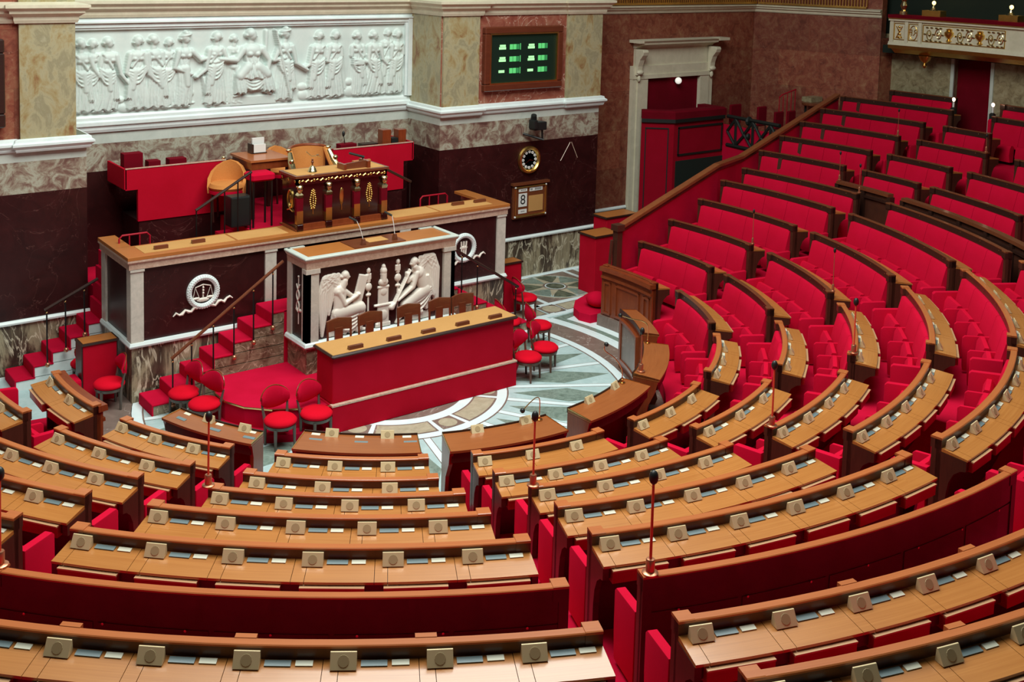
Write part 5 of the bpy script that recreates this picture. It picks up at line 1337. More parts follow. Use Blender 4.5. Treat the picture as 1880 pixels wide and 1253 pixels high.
# ---------------------------------------------------------------- red pulpits
def pulpit(name, x0, x1, y0, y1, z0, z1, label, side='dark_wood'):
    t = thing(name, ((x0 + x1) / 2, (y0 + y1) / 2, z0), label, 'desk')
    MB().box(x0, x1, y0, y1, z0, z1 - 0.04).build('red_body', 'red_cloth', t, bevel=0.012)
    if side:
        MB().box(x0 - 0.02, x0 + 0.02, y0 + 0.02, y1 + 0.02, z0, z1 - 0.03).build('side_panel', side, t)
        MB().box(x1 - 0.02, x1 + 0.02, y0 + 0.02, y1 + 0.02, z0, z1 - 0.03).build('side_panel', side, t)
    MB().box(x0 - 0.03, x1 + 0.03, y0 - 0.02, y1 + 0.03, z1 - 0.04, z1 - 0.005).build('top_frame', 'dark_wood', t)
    MB().box(x0, x1, y0 + 0.005, y1, z1 - 0.006, z1).build('wooden_top', 'counter_wood', t)
    return t
pulpit('usher_pulpit', -4.28, -3.76, 2.0, 2.30, 0.0, 0.97, 'narrow red pulpit with orange wooden top beside the left wall stairs')
MB_ = MB(); MB_.box(-4.66, -4.31, 1.95, 2.3, 0.0, 0.42); o = MB_.build('footstool', 'red_velvet', bevel=0.04); tag(o, 'low red upholstered block on the left side of the left pulpit', 'stool')
pulpit('usher_pulpit', 3.86, 4.28, 1.98, 2.25, 0.0, 1.03, 'small red pulpit standing against the right end of the long counter')
pulpit('usher_desk', 6.22, 6.92, 1.95, 2.45, 0.0, 1.26, 'tall red box desk with orange top against the foot of the parapet', None)
pulpit('usher_desk', 7.15, 8.05, 2.62, 3.05, 0.0, 1.41, 'second red box desk with wooden top, behind the first by the parapet', None)

# ---------------------------------------------------------------- president's desk
t = thing('president_desk', (0.07, 2.05, 2.33), 'dark mahogany president desk with gilt figures and ornaments on the counter', 'desk')
x0, x1, yf, yb, zb, zt = -0.80, 0.97, 1.74, 2.34, 2.335, 3.28
b = MB(); b.box(x0 + 0.03, x1 - 0.03, yf + 0.05, yb, zb, zt - 0.04); b.build('body', 'president_mahogany', t)
b = MB(); b.box(x0 - 0.03, x1 + 0.03, yf - 0.02, yb + 0.02, zt - 0.045, zt - 0.005); b.build('top_frame', 'brown_wood', t)
b = MB(); b.box(x0 + 0.02, x1 - 0.02, yf + 0.04, yb - 0.03, zt - 0.006, zt); b.build('leather_top', 'leather_top', t)
b = MB(); b.box(x0, x1, yf, yf + 0.06, zt - 0.16, zt - 0.045).box(x0, x0 + 0.05, yf, yb, zt - 0.16, zt - 0.045).box(x1 - 0.05, x1, yf, yb, zt - 0.16, zt - 0.045); b.build('frieze', 'president_mahogany', t)
b = MB()
for i in range(7):
    x = x0 + 0.05 + (x1 - x0 - 0.10) * i / 6
    b.ell((x, yf - 0.004, zt - 0.10), (0.026, 0.016, 0.028), 8, 6)
    if i < 6:
        L = (x1 - x0 - 0.10) / 6
        b.tube([(x + 0.04 + (L - 0.08) * j / 8, yf - 0.004, zt - 0.10 + 0.016 * sin(j * 1.6)) for j in range(9)], [0.006, 0.012, 0.008, 0.014, 0.010, 0.014, 0.008, 0.012, 0.005], 5)
for i in range(3):
    b.ell((x0 - 0.004, yf + 0.06 + i * 0.24, zt - 0.10), (0.016, 0.024, 0.026), 8, 6)
b.build('gilt_garland', 'gilt', t, smooth=True)
b = MB(); b.box(x0 - 0.02, x1 + 0.02, yf - 0.02, yb, zb, zb + 0.03).box(x0 + 0.05, x1 - 0.05, yf + 0.0, yb, zb + 0.03, zb + 0.10); b.build('plinth', 'panel_wood', t)
for i in range(4):
    x = x0 + 0.055 + (x1 - x0 - 0.11) * i / 3
    p = MB().prism([(x - 0.055, zb + 0.1), (x + 0.055, zb + 0.1), (x + 0.066, zt - 0.38), (x - 0.066, zt - 0.38)], yf - 0.01, yf + 0.06).build('caryatid_pilaster', 'dark_red_cloth', t)  # red reflection on the pilasters put into their colour
    MB().box(x - 0.059, x + 0.059, yf - 0.018, yf + 0.055, zb + 0.12, zb + 0.34).build('gilt_panel', 'gilt', p)
    MB().cbox(x - 0.06, x + 0.06, yf - 0.04, yf + 0.06, zb, zb + 0.11, 0.01).build('foot', 'president_mahogany', p)
    b = MB()
    b.loft([[(x - 0.055, yf - 0.014, zt - 0.38), (x + 0.055, yf - 0.014, zt - 0.38), (x + 0.055, yf + 0.05, zt - 0.38), (x - 0.055, yf + 0.05, zt - 0.38)], [(x - 0.06, yf - 0.03, zt - 0.33), (x + 0.06, yf - 0.03, zt - 0.33), (x + 0.06, yf + 0.05, zt - 0.33), (x - 0.06, yf + 0.05, zt - 0.33)], [(x - 0.025, yf - 0.01, zt - 0.29), (x + 0.025, yf - 0.01, zt - 0.29), (x + 0.025, yf + 0.05, zt - 0.29), (x - 0.025, yf + 0.05, zt - 0.29)]])
    b.ell((x, yf - 0.008, zt - 0.235), (0.048, 0.05, 0.062), 10, 8).ell((x, yf + 0.0, zt - 0.185), (0.064, 0.06, 0.032), 10, 6).ell((x, yf - 0.045, zt - 0.24), (0.008, 0.012, 0.014), 6, 4)
    b.build('gilt_bust', 'pale_gilt', p, smooth=True)
def bay(i): return x0 + 0.055 + (x1 - x0 - 0.11) * (i + 0.5) / 3
for i in (0, 2):
    x = bay(i); b = MB(); zc = zb + 0.47
    b.cyl((x, yf + 0.045, zc - 0.22), (x, yf + 0.045, zc + 0.2), 0.008, n=6)
    for k in range(9):
        z = zc - 0.12 + k * 0.038; w = 0.055 * (1 - abs(k - 3.5) / 7)
        for s in (-1, 1):
            b.ell((x + s * w, yf + 0.04, z), (0.022, 0.012, 0.016), 7, 5)
        b.ell((x, yf + 0.035, z + 0.018), (0.016, 0.012, 0.016), 7, 5)
    b.build('gilt_spray', 'gilt', t, smooth=True)
x = bay(1); b = MB(); b.ell((x, yf + 0.042, zb + 0.50), (0.042, 0.014, 0.15), 10, 8).cyl((x, yf + 0.042, zb + 0.26), (x, yf + 0.042, zb + 0.38), 0.007, n=6).build('gilt_leaf', 'gilt', t, smooth=True)
b = MB(); yc, zc = (yf + yb) / 2 - 0.02, zb + 0.50
b.tube([(x0 + 0.022, yc + 0.09 * cos(i * PI / 12), zc + 0.15 * sin(i * PI / 12)) for i in range(25)], 0.018, 6)
b.ell((x0 + 0.025, yc, zc), (0.012, 0.035, 0.07), 8, 6).tube([(x0 + 0.02, yc - 0.1, zc - 0.20), (x0 + 0.015, yc, zc - 0.17), (x0 + 0.02, yc + 0.1, zc - 0.20)], 0.014, 6)
b.build('gilt_wreath', 'gilt', t, smooth=True)
b = MB(); b.box(x0 - 0.03, -0.30, yf + 0.4, yb, zt, zt + 0.0); 
b = MB(); b.prism([(0.16, zt), (0.62, zt), (0.60, zt + 0.13), (0.18, zt + 0.10)], yf + 0.1, yf + 0.14); b.build('reading_slope', 'brown_wood', t)
b = MB(); b.box(0.60, 0.66, yf + 0.05, yf + 0.36, zt, zt + 0.12).box(0.13, 0.18, yf + 0.05, yf + 0.3, zt, zt + 0.10); b.build('slope_side', 'panel_wood', t)
b = MB(); b.box(x1 - 0.36, x1 + 0.0, yb - 0.04, yb + 0.02, zt - 0.01, zt + 0.035); b.build('rear_ledge', 'counter_wood', t)
# desk bell and lamp on it
q = thing('desk_bell', (-0.40, 1.95, zt), 'brass bell with branching handle on the president desk', 'bell')
MB().lathe([(0.085, 0.0), (0.085, 0.01), (0.07, 0.03), (0.06, 0.06), (0.035, 0.10), (0.012, 0.115)], (-0.40, 1.95, zt), 16).build('bell', 'pale_gilt', q, smooth=True)
MB().tube([(-0.40, 1.95, zt + 0.11), (-0.40, 1.95, zt + 0.22)], [0.012, 0.018], 8).ell((-0.40, 1.95, zt + 0.17), 0.026, 8, 6).build('handle', 'brown_wood', q, smooth=True)
MB().tube([(-0.52, 1.95, zt + 0.36), (-0.42, 1.95, zt + 0.27), (-0.32, 1.95, zt + 0.27), (-0.24, 1.95, zt + 0.245)], 0.008, 6).ell((-0.30, 1.95, zt + 0.285), (0.03, 0.02, 0.015), 8, 5).build('branch', 'pale_gilt', q, smooth=True)
q = thing('desk_lamp', (0.55, 2.1, zt), 'slim dark reading lamp over the right half of the president desk', 'lamp')
MB().tube([(0.62, 2.0, zt), (0.62, 2.0, zt + 0.16)], 0.01, 6).build('stem', 'black_iron', q)
MB().tube([(0.38, 2.06, zt + 0.24), (0.64, 1.98, zt + 0.16)], 0.022, 8).build('shade', 'black_plastic', q)

# president's chair
t = thing('president_chair', (0.10, 2.95, 2.20), 'tan leather president armchair with gilded arms behind the president desk', 'chair')
b = MB(); rings = []
for i in range(11):
    u = -1 + i / 5; a = u * 1.15
    rings.append([(0.10 + r * sin(a) * 0.36 / 0.36, 2.98 + r * cos(a) * 0.8, z) for r, z in ((0.33, 2.65), (0.39, 2.65), (0.42, 3.44 + 0.04 * cos(a)), (0.36, 3.44 + 0.04 * cos(a)))])
b.loft(rings); b.build('leather_back', 'tan_leather', t, smooth=True, angle=50)
b = MB(); P = [(0.10 + 0.40 * sin((-1 + i / 6) * 1.2), 2.98 + 0.40 * cos((-1 + i / 6) * 1.2) * 0.8, 3.46 + 0.04 * cos((-1 + i / 6) * 1.2)) for i in range(13)]
b.tube(P, 0.028, 8); b.build('back_rim', 'panel_wood', t, smooth=True)
MB().cbox(-0.22, 0.42, 2.62, 3.2, 2.60, 2.72, 0.04).build('seat', 'tan_leather', t, smooth=True)
for s in (-1, 1):
    x = 0.10 + s * 0.38
    MB().tube([(x - 0.02 * s, 3.1, 3.46), (x, 2.98, 3.30), (x + 0.03 * s, 2.8, 3.05), (x + 0.05 * s, 2.66, 2.95), (x + 0.05 * s, 2.62, 2.6)], [0.045, 0.06, 0.055, 0.05, 0.045], 8).build('arm', 'tan_leather', t, smooth=True)
    b = MB(); b.tube([(x + 0.01 * s, 3.02, 3.42), (x + 0.04 * s, 2.9, 3.26), (x + 0.07 * s, 2.72, 3.10), (x + 0.10 * s, 2.58, 3.02), (x + 0.09 * s, 2.56, 2.85)], [0.04, 0.06, 0.055, 0.065, 0.04], 8)
    b.ell((x + 0.06 * s, 2.85, 3.30), 0.05, 10, 7).ell((x + 0.1 * s, 2.57, 3.05), 0.055, 10, 7).ell((x + 0.02 * s, 3.05, 3.47), (0.06, 0.04, 0.03), 8, 6)
    b.build('gilt_arm_ornament', 'pale_gilt', t, smooth=True)
    for yy in (2.66, 3.2):
        MB().cyl((x * 0.9, yy, 2.2), (x * 0.95, yy, 2.62), 0.03, 0.04, 8).build('leg', 'panel_wood', t)

# side red desks of the presidency
def side_desk(x0, x1, s, label):
    """s: +1 when the stepped outer end is on the right"""
    t = thing('side_desk', ((x0 + x1) / 2, 4.1, 1.3), label, 'desk')
    xo = x1 if s > 0 else x0
    b = MB()
    ov = 0.22 * s
    pts = [(x0, 2.27), (x1, 2.27), (x1, 3.21), (x0, 3.21)]
    b.prism([(x0, 2.27), (x1, 2.27), (x1, 3.22), (x0, 3.22)], 3.98, 4.05)
    b.box(min(xo, xo + ov), max(xo, xo + ov), 3.98, 4.05, 2.86, 3.22)
    b.box(xo + ov - 0.02, xo + ov + 0.02, 3.98, 4.9, 2.86, 3.22).box(min(xo, xo + ov), max(xo, xo + ov), 3.98, 4.9, 2.84, 2.86)
    b.build('red_front', 'red_cloth', t)
    MB().box(x0 + 0.02, x1 - 0.02, 4.0, 4.85, 1.3, 2.27).build('stone_base', 'griotte', t)
    MB().box(x0 + 0.03, x1 - 0.03, 4.05, 4.6, 3.02, 3.06).build('inner_top', 'brown_wood', t)
    MB().box(x0 - (0.22 if s < 0 else 0), x1 + (0.22 if s > 0 else 0), 3.97, 4.0, 3.21, 3.228).build('pale_edge', 'rose_marble', t)
    return t
side_desk(-2.73, -1.10, -1, 'bright red side desk left of the president, above the stone base')
side_desk(1.12, 2.74, 1, 'bright red side desk right of the president, stepped outer end')
for x0, x1, h, lb, m in ((-2.90, -2.56, 0.20, 'dark red upright box on the left side desk, nearest the wall pillar', 'dark_red_cloth'), (-2.46, -2.24, 0.035, 'flat dark red folder on the left side desk beside the box', 'dark_red_cloth'), (-2.08, -1.76, 0.04, 'flat dark red folder nearest the middle of the left side desk', 'dark_red_cloth')):
    o = MB().box(x0, x1, 4.2, 4.4, 3.06, 3.24 + h).build('document_box', m, bevel=0.008); tag(o, lb, 'box')
for x0, x1, z, h, lb, m in ((2.34, 2.54, 3.06, 0.42, 'dark reddish panel standing on the right side desk', 'panel_wood'), (2.72, 2.90, 3.06, 0.40, 'tall brown book-like box at the outer end of the right side desk', 'panel_wood'), (2.56, 2.71, 3.06, 0.24, 'low black box between the panel and brown box on the right side desk', 'dull_black'),
                           (1.38, 1.74, 3.06, 0.20, 'dark red folder at the inner end of the right side desk', 'dark_red_cloth'), (1.88, 2.24, 3.06, 0.17, 'low dark tray in the middle of the right side desk', 'dark_wood')):
    o = MB().box(x0, x1, 4.15, 4.35, z, z + h).build('document_box', m, bevel=0.008); tag(o, lb, 'box')
q = thing('slim_microphone', (1.48, 4.25, 3.06), 'small black microphone on the right side desk against the veined wall', 'microphone')
MB().tube([(1.56, 4.25, 3.06), (1.50, 4.25, 3.40)], 0.008, 6).build('stem', 'black_iron', q); MB().ell((1.49, 4.25, 3.46), (0.03, 0.03, 0.06), 8, 6).build('head', 'black_plastic', q)
o = MB().ell((-1.14, 4.0, 3.255), 0.035, 10, 7).build('brass_knob', 'pale_gilt', smooth=True); tag(o, 'small brass ball on the corner of the left side desk', 'knob')
# table with papers, tan armchairs, red stool
t = thing('side_table', (-0.55, 3.8, 2.2), 'dark wooden table carrying a stack of papers behind the president desk', 'table')
MB().box(-0.90, -0.10, 3.35, 4.25, 3.24, 3.28).build('table_top', 'rail_wood', t)
MB().box(-0.87, -0.13, 3.38, 4.22, 3.10, 3.24).build('apron', 'panel_wood', t)
for x in (-0.84, -0.15):
    for y in (3.4, 4.2): MB().box(x - 0.03, x + 0.03, y - 0.03, y + 0.03, 2.2, 3.1).build('leg', 'dark_wood', t)
t = thing('letter_rack', (-0.42, 4.02, 3.28), 'stack of white papers in a small rack on the table', 'papers')
MB().box(-0.58, -0.30, 3.95, 4.15, 3.28, 3.30).box(-0.60, -0.57, 3.95, 4.15, 3.28, 3.46).build('rack', 'dark_wood', t)
MB().box(-0.56, -0.32, 3.96, 4.0, 3.30, 3.45).build('front_sheet', 'paper', t); MB().box(-0.55, -0.31, 4.05, 4.10, 3.30, 3.56).build('rear_sheet', 'paper', t)
def tub(x, y, z, face, label):
    t = thing('tan_armchair', (x, y, z), label, 'chair', None)
    f = Matrix.Translation((x, y, z)) @ Matrix.Rotation(R_(face), 4, 'Z')
    b = MB(); rings = []
    for i in range(11):
        u = -1 + i / 5; a = u * 1.9; h = 0.62 + 0.42 * (1 - abs(u) ** 1.6)
        rings.append([f @ Vector((r * sin(a), r * cos(a), zz)) for r, zz in ((0.27, 0.5), (0.34, 0.5), (0.35, h), (0.29, h))])
    b.loft(rings); b.build('shell_back', 'tan_leather', t, smooth=True, angle=50)
    MB().lathe([(0.05, 0.56), (0.30, 0.57), (0.33, 0.62), (0.29, 0.68), (0.05, 0.70)], n=20, M=f).build('seat', 'tan_leather', t, smooth=True)
    MB().lathe([(0.30, 0.50), (0.32, 0.51), (0.32, 0.56), (0.28, 0.57)], n=20, M=f).build('red_piping', 'red_velvet', t, smooth=True)
    for s in (-1, 1):
        for yy in (-0.2, 0.2): MB().cyl(f @ Vector((s * 0.2, yy, 0)), f @ Vector((s * 0.22, yy, 0.55)), 0.02, n=6).build('leg', 'dark_wood', t)
tub(-1.25, 3.59, 2.2, -35, 'tan leather tub chair between the left red desk and the table')
tub(0.28, 4.48, 2.2, 0, 'tan leather chair mostly hidden behind the president chair')
t = thing('red_stool', (-0.92, 2.95, 2.2), 'red topped stool between the tan tub chair and the president desk', 'stool')
MB().cbox(-1.15, -0.70, 2.75, 3.12, 3.02, 3.16, 0.03).build('seat', 'red_velvet', t, smooth=True)
for x in (-1.1, -0.75):
    for y in (2.8, 3.07): MB().cyl((x, y, 2.2), (x, y, 3.02), 0.018, n=6).build('leg', 'black_iron', t)
t = thing('briefcase', (-1.35, 3.0, 2.2), 'black boxy equipment case under the handrail beside the left red desk', 'case')
MB().box(-1.5, -1.12, 2.82, 3.10, 2.24, 2.78).build('body', 'black_plastic', t, bevel=0.03)
# ---------------------------------------------------------------- sloping parapet at the end of the benches
t = thing('parapet', (7.5, 0.9, 0), 'sloping red parapet with brown wooden handrail climbing beside the right benches', 'parapet')
P = [(5.54, 0.58, 1.87), (9.0, 1.20, 2.67), (9.95, 1.52, 2.67), (10.25, 1.60, 2.68), (14.55, 2.22, 3.78)]
rp = [Vector(p) for p in P]
b = MB(); bb = MB()
def rect(i, w, za, zb):
    d = (rp[min(i + 1, 4)] - rp[max(i - 1, 0)]); n = Vector((-d.y, d.x, 0)).normalized()
    p = rp[i]
    return [(p.x - n.x * w, p.y - n.y * w, za), (p.x + n.x * w, p.y + n.y * w, za), (p.x + n.x * w, p.y + n.y * w, zb), (p.x - n.x * w, p.y - n.y * w, zb)]
b.loft([rect(i, 0.035, 0.0 if i < 4 else 2.5, rp[i].z - 0.07) for i in range(5)]); b.build('red_panel', 'red_carpet', t)
bb.loft([rect(i, 0.075, rp[i].z - 0.075, rp[i].z) for i in range(5)]); bb.build('handrail', 'parapet_wood', t, bevel=0.012)
MB().loft([rect(i, 0.05, rp[i].z - 0.14, rp[i].z - 0.07) for i in range(5)]).build('under_rail', 'mahogany', t)
MB().box(5.47, 5.60, 0.52, 0.65, 0.0, 1.80).box(5.44, 5.63, 0.49, 0.68, 1.78, 1.9).build('newel_post', 'mahogany', t)
b = MB(); b.tube([(5.40, 0.60, 1.6), (5.38, 0.62, 1.1), (5.30, 0.66, 0.9), (5.26, 0.68, 0.85)], 0.035, 6); b.build('brass_scroll', 'mahogany', t)
struct(MB().prism([(4.95, 0.65), (4.88, 0.90), (5.0, 1.2), (5.3, 1.5), (5.9, 1.75), (6.1, 1.3), (5.44, 0.62)], 0.0, 0.17, axis='z'), 'floor_foot', 'red_carpet', loc=(0, 0, 0))
b = MB(); b.ell((5.42, 0.98, 0.32), (0.22, 0.24, 0.15), 14, 8); o = b.build('cushion_stool', 'red_velvet', smooth=True); tag(o, 'rounded red cushion between the panelled desk and the parapet foot', 'stool')

# ---------------------------------------------------------------- red press box before the doorway
t = thing('press_box', (11.2, 4.2, 0.6), 'dark red boxed enclosure with black mouldings in front of the doorway', 'enclosure')
A = [(9.98, 4.52), (10.58, 4.0), (12.36, 4.0)]
b = MB()
b.sweep([A[0], A[1], A[2], (12.38, 4.68)], [(-0.04, 0), (0.0, 0), (0.0, 2.5), (-0.04, 2.5)], 0.6, -1); b.build('red_panel', 'press_red', t)
b = MB(); b.sweep([A[0], A[1], A[2], (12.38, 4.68)], [(-0.25, 0), (0.05, 0), (0.05, 0.16), (0.0, 0.20), (-0.25, 0.20)], 3.15, -1); b.build('padded_top', 'dark_red_cloth', t)
b = MB(); b.sweep([A[0], A[1], A[2]], [(0, 0), (0.06, 0), (0.06, 0.09), (0, 0.09)], 3.06, -1); b.build('black_moulding', 'dull_black', t)
b = MB()
def lerp2(p, q, u): return (p[0] + (q[0] - p[0]) * u, p[1] + (q[1] - p[1]) * u)
def strip(p, q, u0, u1, z0, z1):
    b.sweep([lerp2(p, q, u0), lerp2(p, q, u1)], [(0, 0), (0.02, 0), (0.02, z1 - z0), (0, z1 - z0)], z0, -1)
strip(A[0], A[1], 0.12, 0.84, 2.90, 2.93); strip(A[0], A[1], 0.12, 0.15, 0.7, 2.91); strip(A[0], A[1], 0.81, 0.84, 0.7, 2.91)
strip(A[1], A[2], 0.08, 0.98, 2.90, 2.95); strip(A[1], A[2], 0.08, 0.98, 2.22, 2.27); strip(A[1], A[2], 0.08, 0.10, 2.24, 2.93); strip(A[1], A[2], 0.96, 0.98, 2.24, 2.93)
b.build('black_strip', 'dull_black', t)
b = MB(); strip(A[1], A[2], 0.05, 1.0, 0.6, 2.10); b.build('black_panel', 'dark_void', t)
# lattice railing and its raised floor
t = thing('lattice_railing', (12.3, 3.0, 2.3), 'black railing of crossed bars before the small red chairs at the right', 'railing')
q0, q1 = Vector((12.36, 3.86, 0)), Vector((12.22, 2.12, 0))
def lp(u, z): 
    p = q0.lerp(q1, u); return (p.x, p.y, z)
MB().tube([lp(0, 3.13), lp(1, 3.13)], 0.05, 6).build('top_bar', 'dull_black', t)
MB().tube([lp(0, 2.40), lp(1, 2.40)], 0.05, 6).build('bottom_bar', 'dull_black', t)
for k in range(3):
    u0 = k / 3; u1 = (k + 1) / 3
    MB().tube([lp(u0, 2.75), lp((u0 + u1) / 2, 3.10)], 0.035, 6).tube([lp(u0, 2.75), lp((u0 + u1) / 2, 2.42)], 0.035, 6).tube([lp((u0 + u1) / 2, 3.10), lp(u1, 2.72)], 0.035, 6).tube([lp((u0 + u1) / 2, 2.42), lp(u1, 2.72)], 0.035, 6).tube([lp((u0 + u1) / 2, 2.42), lp((u0 + u1) / 2, 3.10)], 0.035, 6).build('crossed_bars', 'dull_black', t)
MB().ell(lp(0.42, 3.10), (0.13, 0.06, 0.12), 8, 6).ell(lp(0.42, 2.72), (0.08, 0.05, 0.08), 8, 6).build('knot', 'dull_black', t)
b = MB(); b.prism([(12.40, 4.75), (12.24, 1.98), (14.3, 2.30), (15.1, 2.36), (14.35, 4.75)], 1.4, 2.35, axis='z')
b.prism([(12.44, 4.75), (12.28, 2.0), (12.33, 2.0), (12.49, 4.75)], 2.35, 2.9, axis='z')
struct(b, 'floor_side_gallery', 'red_carpet', loc=(0, 0, 0))
for x, y, lb, w in ((12.72, 3.75, 'small dark red chair back nearest the press box', 0.42), (13.02, 3.15, 'upright dark red chair back beside the iron rail', 0.34), (13.0, 2.60, 'left of two dark red chair backs under the iron rail', 0.34), (13.42, 2.55, 'right of two dark red chair backs under the iron rail', 0.3)):
    t = thing('red_chair', (x, y, 2.2), lb, 'chair', 'small chairs behind the lattice railing')
    zt = 3.40 if y > 3.0 else 3.34
    MB().cbox(x - w / 2, x + w / 2, y + 0.15, y + 0.22, 2.9, zt, 0.02).build('backrest', 'dark_red_cloth', t, smooth=True)
    MB().cbox(x - w / 2, x + w / 2, y - 0.2, y + 0.18, 2.62, 2.72, 0.02).build('seat', 'dark_red_cloth', t)
    for s in (-1, 1):
        for d in (-0.17, 0.17): MB().cyl((x + s * w * 0.42, y + d, 2.2), (x + s * w * 0.42, y + d, 2.95 if d > 0 else 2.65), 0.014, n=6).build('leg', 'dark_wood', t)
t = thing('iron_rail', (14.1, 3.4, 2.35), 'slim red iron balustrade on the small stair against the marble wall', 'railing')
MB().tube([(13.79, 3.42, 3.57), (13.92, 3.42, 3.64), (14.40, 3.38, 3.76)], 0.018, 6).build('rail', 'red_metal', t)
for i in range(5):
    u = i / 4; x, y = 13.80 + 0.58 * u, 3.42 - 0.04 * u
    MB().cyl((x, y, 2.2), (x, y, 3.57 + 0.17 * u), 0.012, n=6).build('baluster', 'red_metal', t)
t = thing('console_table', (14.45, 2.85, 2.35), 'small round-fronted brown console table against the marble wall', 'table')
MB().lathe([(0.26, 3.40), (0.28, 3.42), (0.28, 3.47), (0.24, 3.48)], (14.42, 2.85, 0), 20).build('table_top', 'brown_wood', t)
MB().box(14.35, 14.80, 2.85, 3.15, 3.48, 3.60).build('back_rail', 'olive_marble', t)
for a in range(3): MB().cyl((14.42 + 0.18 * cos(a * 2.1), 2.85 + 0.18 * sin(a * 2.1), 2.2), (14.42 + 0.18 * cos(a * 2.1), 2.85 + 0.18 * sin(a * 2.1), 3.46), 0.03, n=6).build('leg', 'dull_black', t)

# ---------------------------------------------------------------- balcony at the upper right
t = thing('balcony', pol(15.0, 85, 5.0), 'cream balcony front with gilded scrollwork panels and red velvet ledge, upper right', 'balcony')
BR = 14.95; zb, zt = 5.10, 5.74
A0, A1 = 94.2, 70
MB().arc([(BR, zb), (BR + 0.25, zb), (BR + 0.25, zt), (BR, zt)], A1, A0).build('front', 'door_stone', t)
b = MB(); b.arc([(BR - 0.07, zt - 0.05), (BR + 0.2, zt - 0.05), (BR + 0.2, zt + 0.02), (BR - 0.07, zt + 0.02)], A1, A0).arc([(BR - 0.06, zb), (BR + 0.1, zb), (BR + 0.1, zb + 0.08), (BR - 0.03, zb + 0.08)], A1, A0)
for a in (93.9, 92.45, 91.1):
    b.arc([(BR - 0.04, zb), (BR + 0.1, zb), (BR + 0.1, zt), (BR - 0.04, zt)], a - 0.16, a + 0.16, 1)
b.build('cream_frame', 'door_stone', t)
MB().arc([(BR - 0.02, zb - 0.02), (BR + 0.3, zb - 0.22), (BR + 1.0, zb - 0.22), (BR + 1.0, zb + 0.02), (BR - 0.04, zb + 0.01)], A1, A0).build('soffit', 'gilt', t)
MB().arc([(BR - 0.03, zb - 0.09), (BR + 0.1, zb - 0.10), (BR + 0.1, zb), (BR - 0.05, zb)], A1, A0).build('gilt_band', 'gilt', t)
MB().arc([(BR - 0.12, zt + 0.02), (BR + 0.35, zt + 0.02), (BR + 0.35, zt + 0.10), (BR - 0.12, zt + 0.10)], A1, A0).build('velvet_ledge', 'dark_red_cloth', t)
MB().arc([(BR - 0.10, zt + 0.0), (BR + 0.1, zt + 0.0), (BR + 0.1, zt + 0.03), (BR - 0.10, zt + 0.03)], A1, A0).build('fringe', 'gilt', t)
def bp(a, z, d=0.012): return pol(BR - d, a, z)
b = MB()
for a0, a1 in ((93.7, 92.65), (92.25, 91.3), (90.85, 82.9)):
    for z in (zb + 0.13, zt - 0.12): b.arc([(BR - 0.015, z), (BR + 0.02, z), (BR + 0.02, z + 0.018), (BR - 0.015, z + 0.018)], a1, a0)
    for a in (a0, a1): b.arc([(BR - 0.015, zb + 0.13), (BR + 0.02, zb + 0.13), (BR + 0.02, zt - 0.11), (BR - 0.015, zt - 0.11)], a - 0.04, a + 0.04, 1)
b.build('panel_border', 'gilt', t)
b = MB(); zc = (zb + zt) / 2
def scroll(ac, d, s):
    b.tube([bp(ac + d * (0.55 - 0.5 * (i / 20)) * cos(i * 0.52), zc + s * 0.155 * (1 - 0.9 * i / 20) * sin(i * 0.52)) for i in range(21)], 0.014, 5)
    b.ell(bp(ac, zc, 0.01), 0.035, 8, 6)
    for k in range(6):
        a = k * 1.05; b.ell(bp(ac + 0.68 * cos(a) * d, zc + 0.18 * sin(a), 0.01), (0.03, 0.045, 0.022), 6, 4)
for k, ac in enumerate((90.2, 89.3, 87.2, 86.3, 84.2, 83.3)):
    scroll(ac, 0.62 * (1 if k % 2 else -1), 1 if k % 2 else -1)
b.build('scrollwork', 'pale_gilt', t, smooth=True)
for ac in (88.25, 85.25):
    b = MB(); c = bp(ac, zc); b.lathe([(0.03, -0.16), (0.07, -0.13), (0.03, -0.08), (0.10, 0.0), (0.115, 0.07), (0.06, 0.12), (0.08, 0.15), (0.02, 0.17)], c, 12); b.build('gilt_vase', 'gilt', t, smooth=True)
b = MB(); c = bp(93.2, zc)
for k in range(4): b.ell((c.x, c.y, c.z - 0.13 + k * 0.085), (0.02, 0.06 - 0.008 * k, 0.03), 8, 5)
b.tube([bp(93.5, zc - 0.15), bp(92.9, zc + 0.14)], 0.012, 5).tube([bp(92.9, zc - 0.15), bp(93.5, zc + 0.14)], 0.012, 5); b.build('trophy', 'gilt', t, smooth=True)
a = 91.78; c = pol(BR - 0.012, a, zc)
M = Matrix.Translation(c) @ Matrix.Rotation(R_(a) + PI + PI, 4, 'Z') @ Matrix.Rotation(PI / 2, 4, 'X')
text(t, 'RF', 0.22, 0, 0, 0, 'gilt', name='monogram', M=M)
b = MB(); b.tube([bp(a + 0.36 * cos(i * PI / 10), zc + 0.17 * sin(i * PI / 10)) for i in range(21)], 0.010, 5); b.build('monogram_ring', 'gilt', t)
b = MB(); c = pol(15.35, 91.4, zb - 0.36); b.lathe([(0.02, -0.18), (0.06, -0.12), (0.03, -0.06), (0.12, 0.02), (0.16, 0.12), (0.05, 0.15)], c, 10); b.build('pendant_boss', 'gilt', t, smooth=True)
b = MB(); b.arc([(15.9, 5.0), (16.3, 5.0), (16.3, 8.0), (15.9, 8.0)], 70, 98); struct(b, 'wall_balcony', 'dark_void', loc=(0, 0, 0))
b = MB(); b.arc([(15.3, 4.86), (16.1, 4.86), (16.1, 5.05), (15.3, 5.05)], 70, 95.5); struct(b, 'ceiling_balcony', 'dark_void', loc=(0, 0, 0))
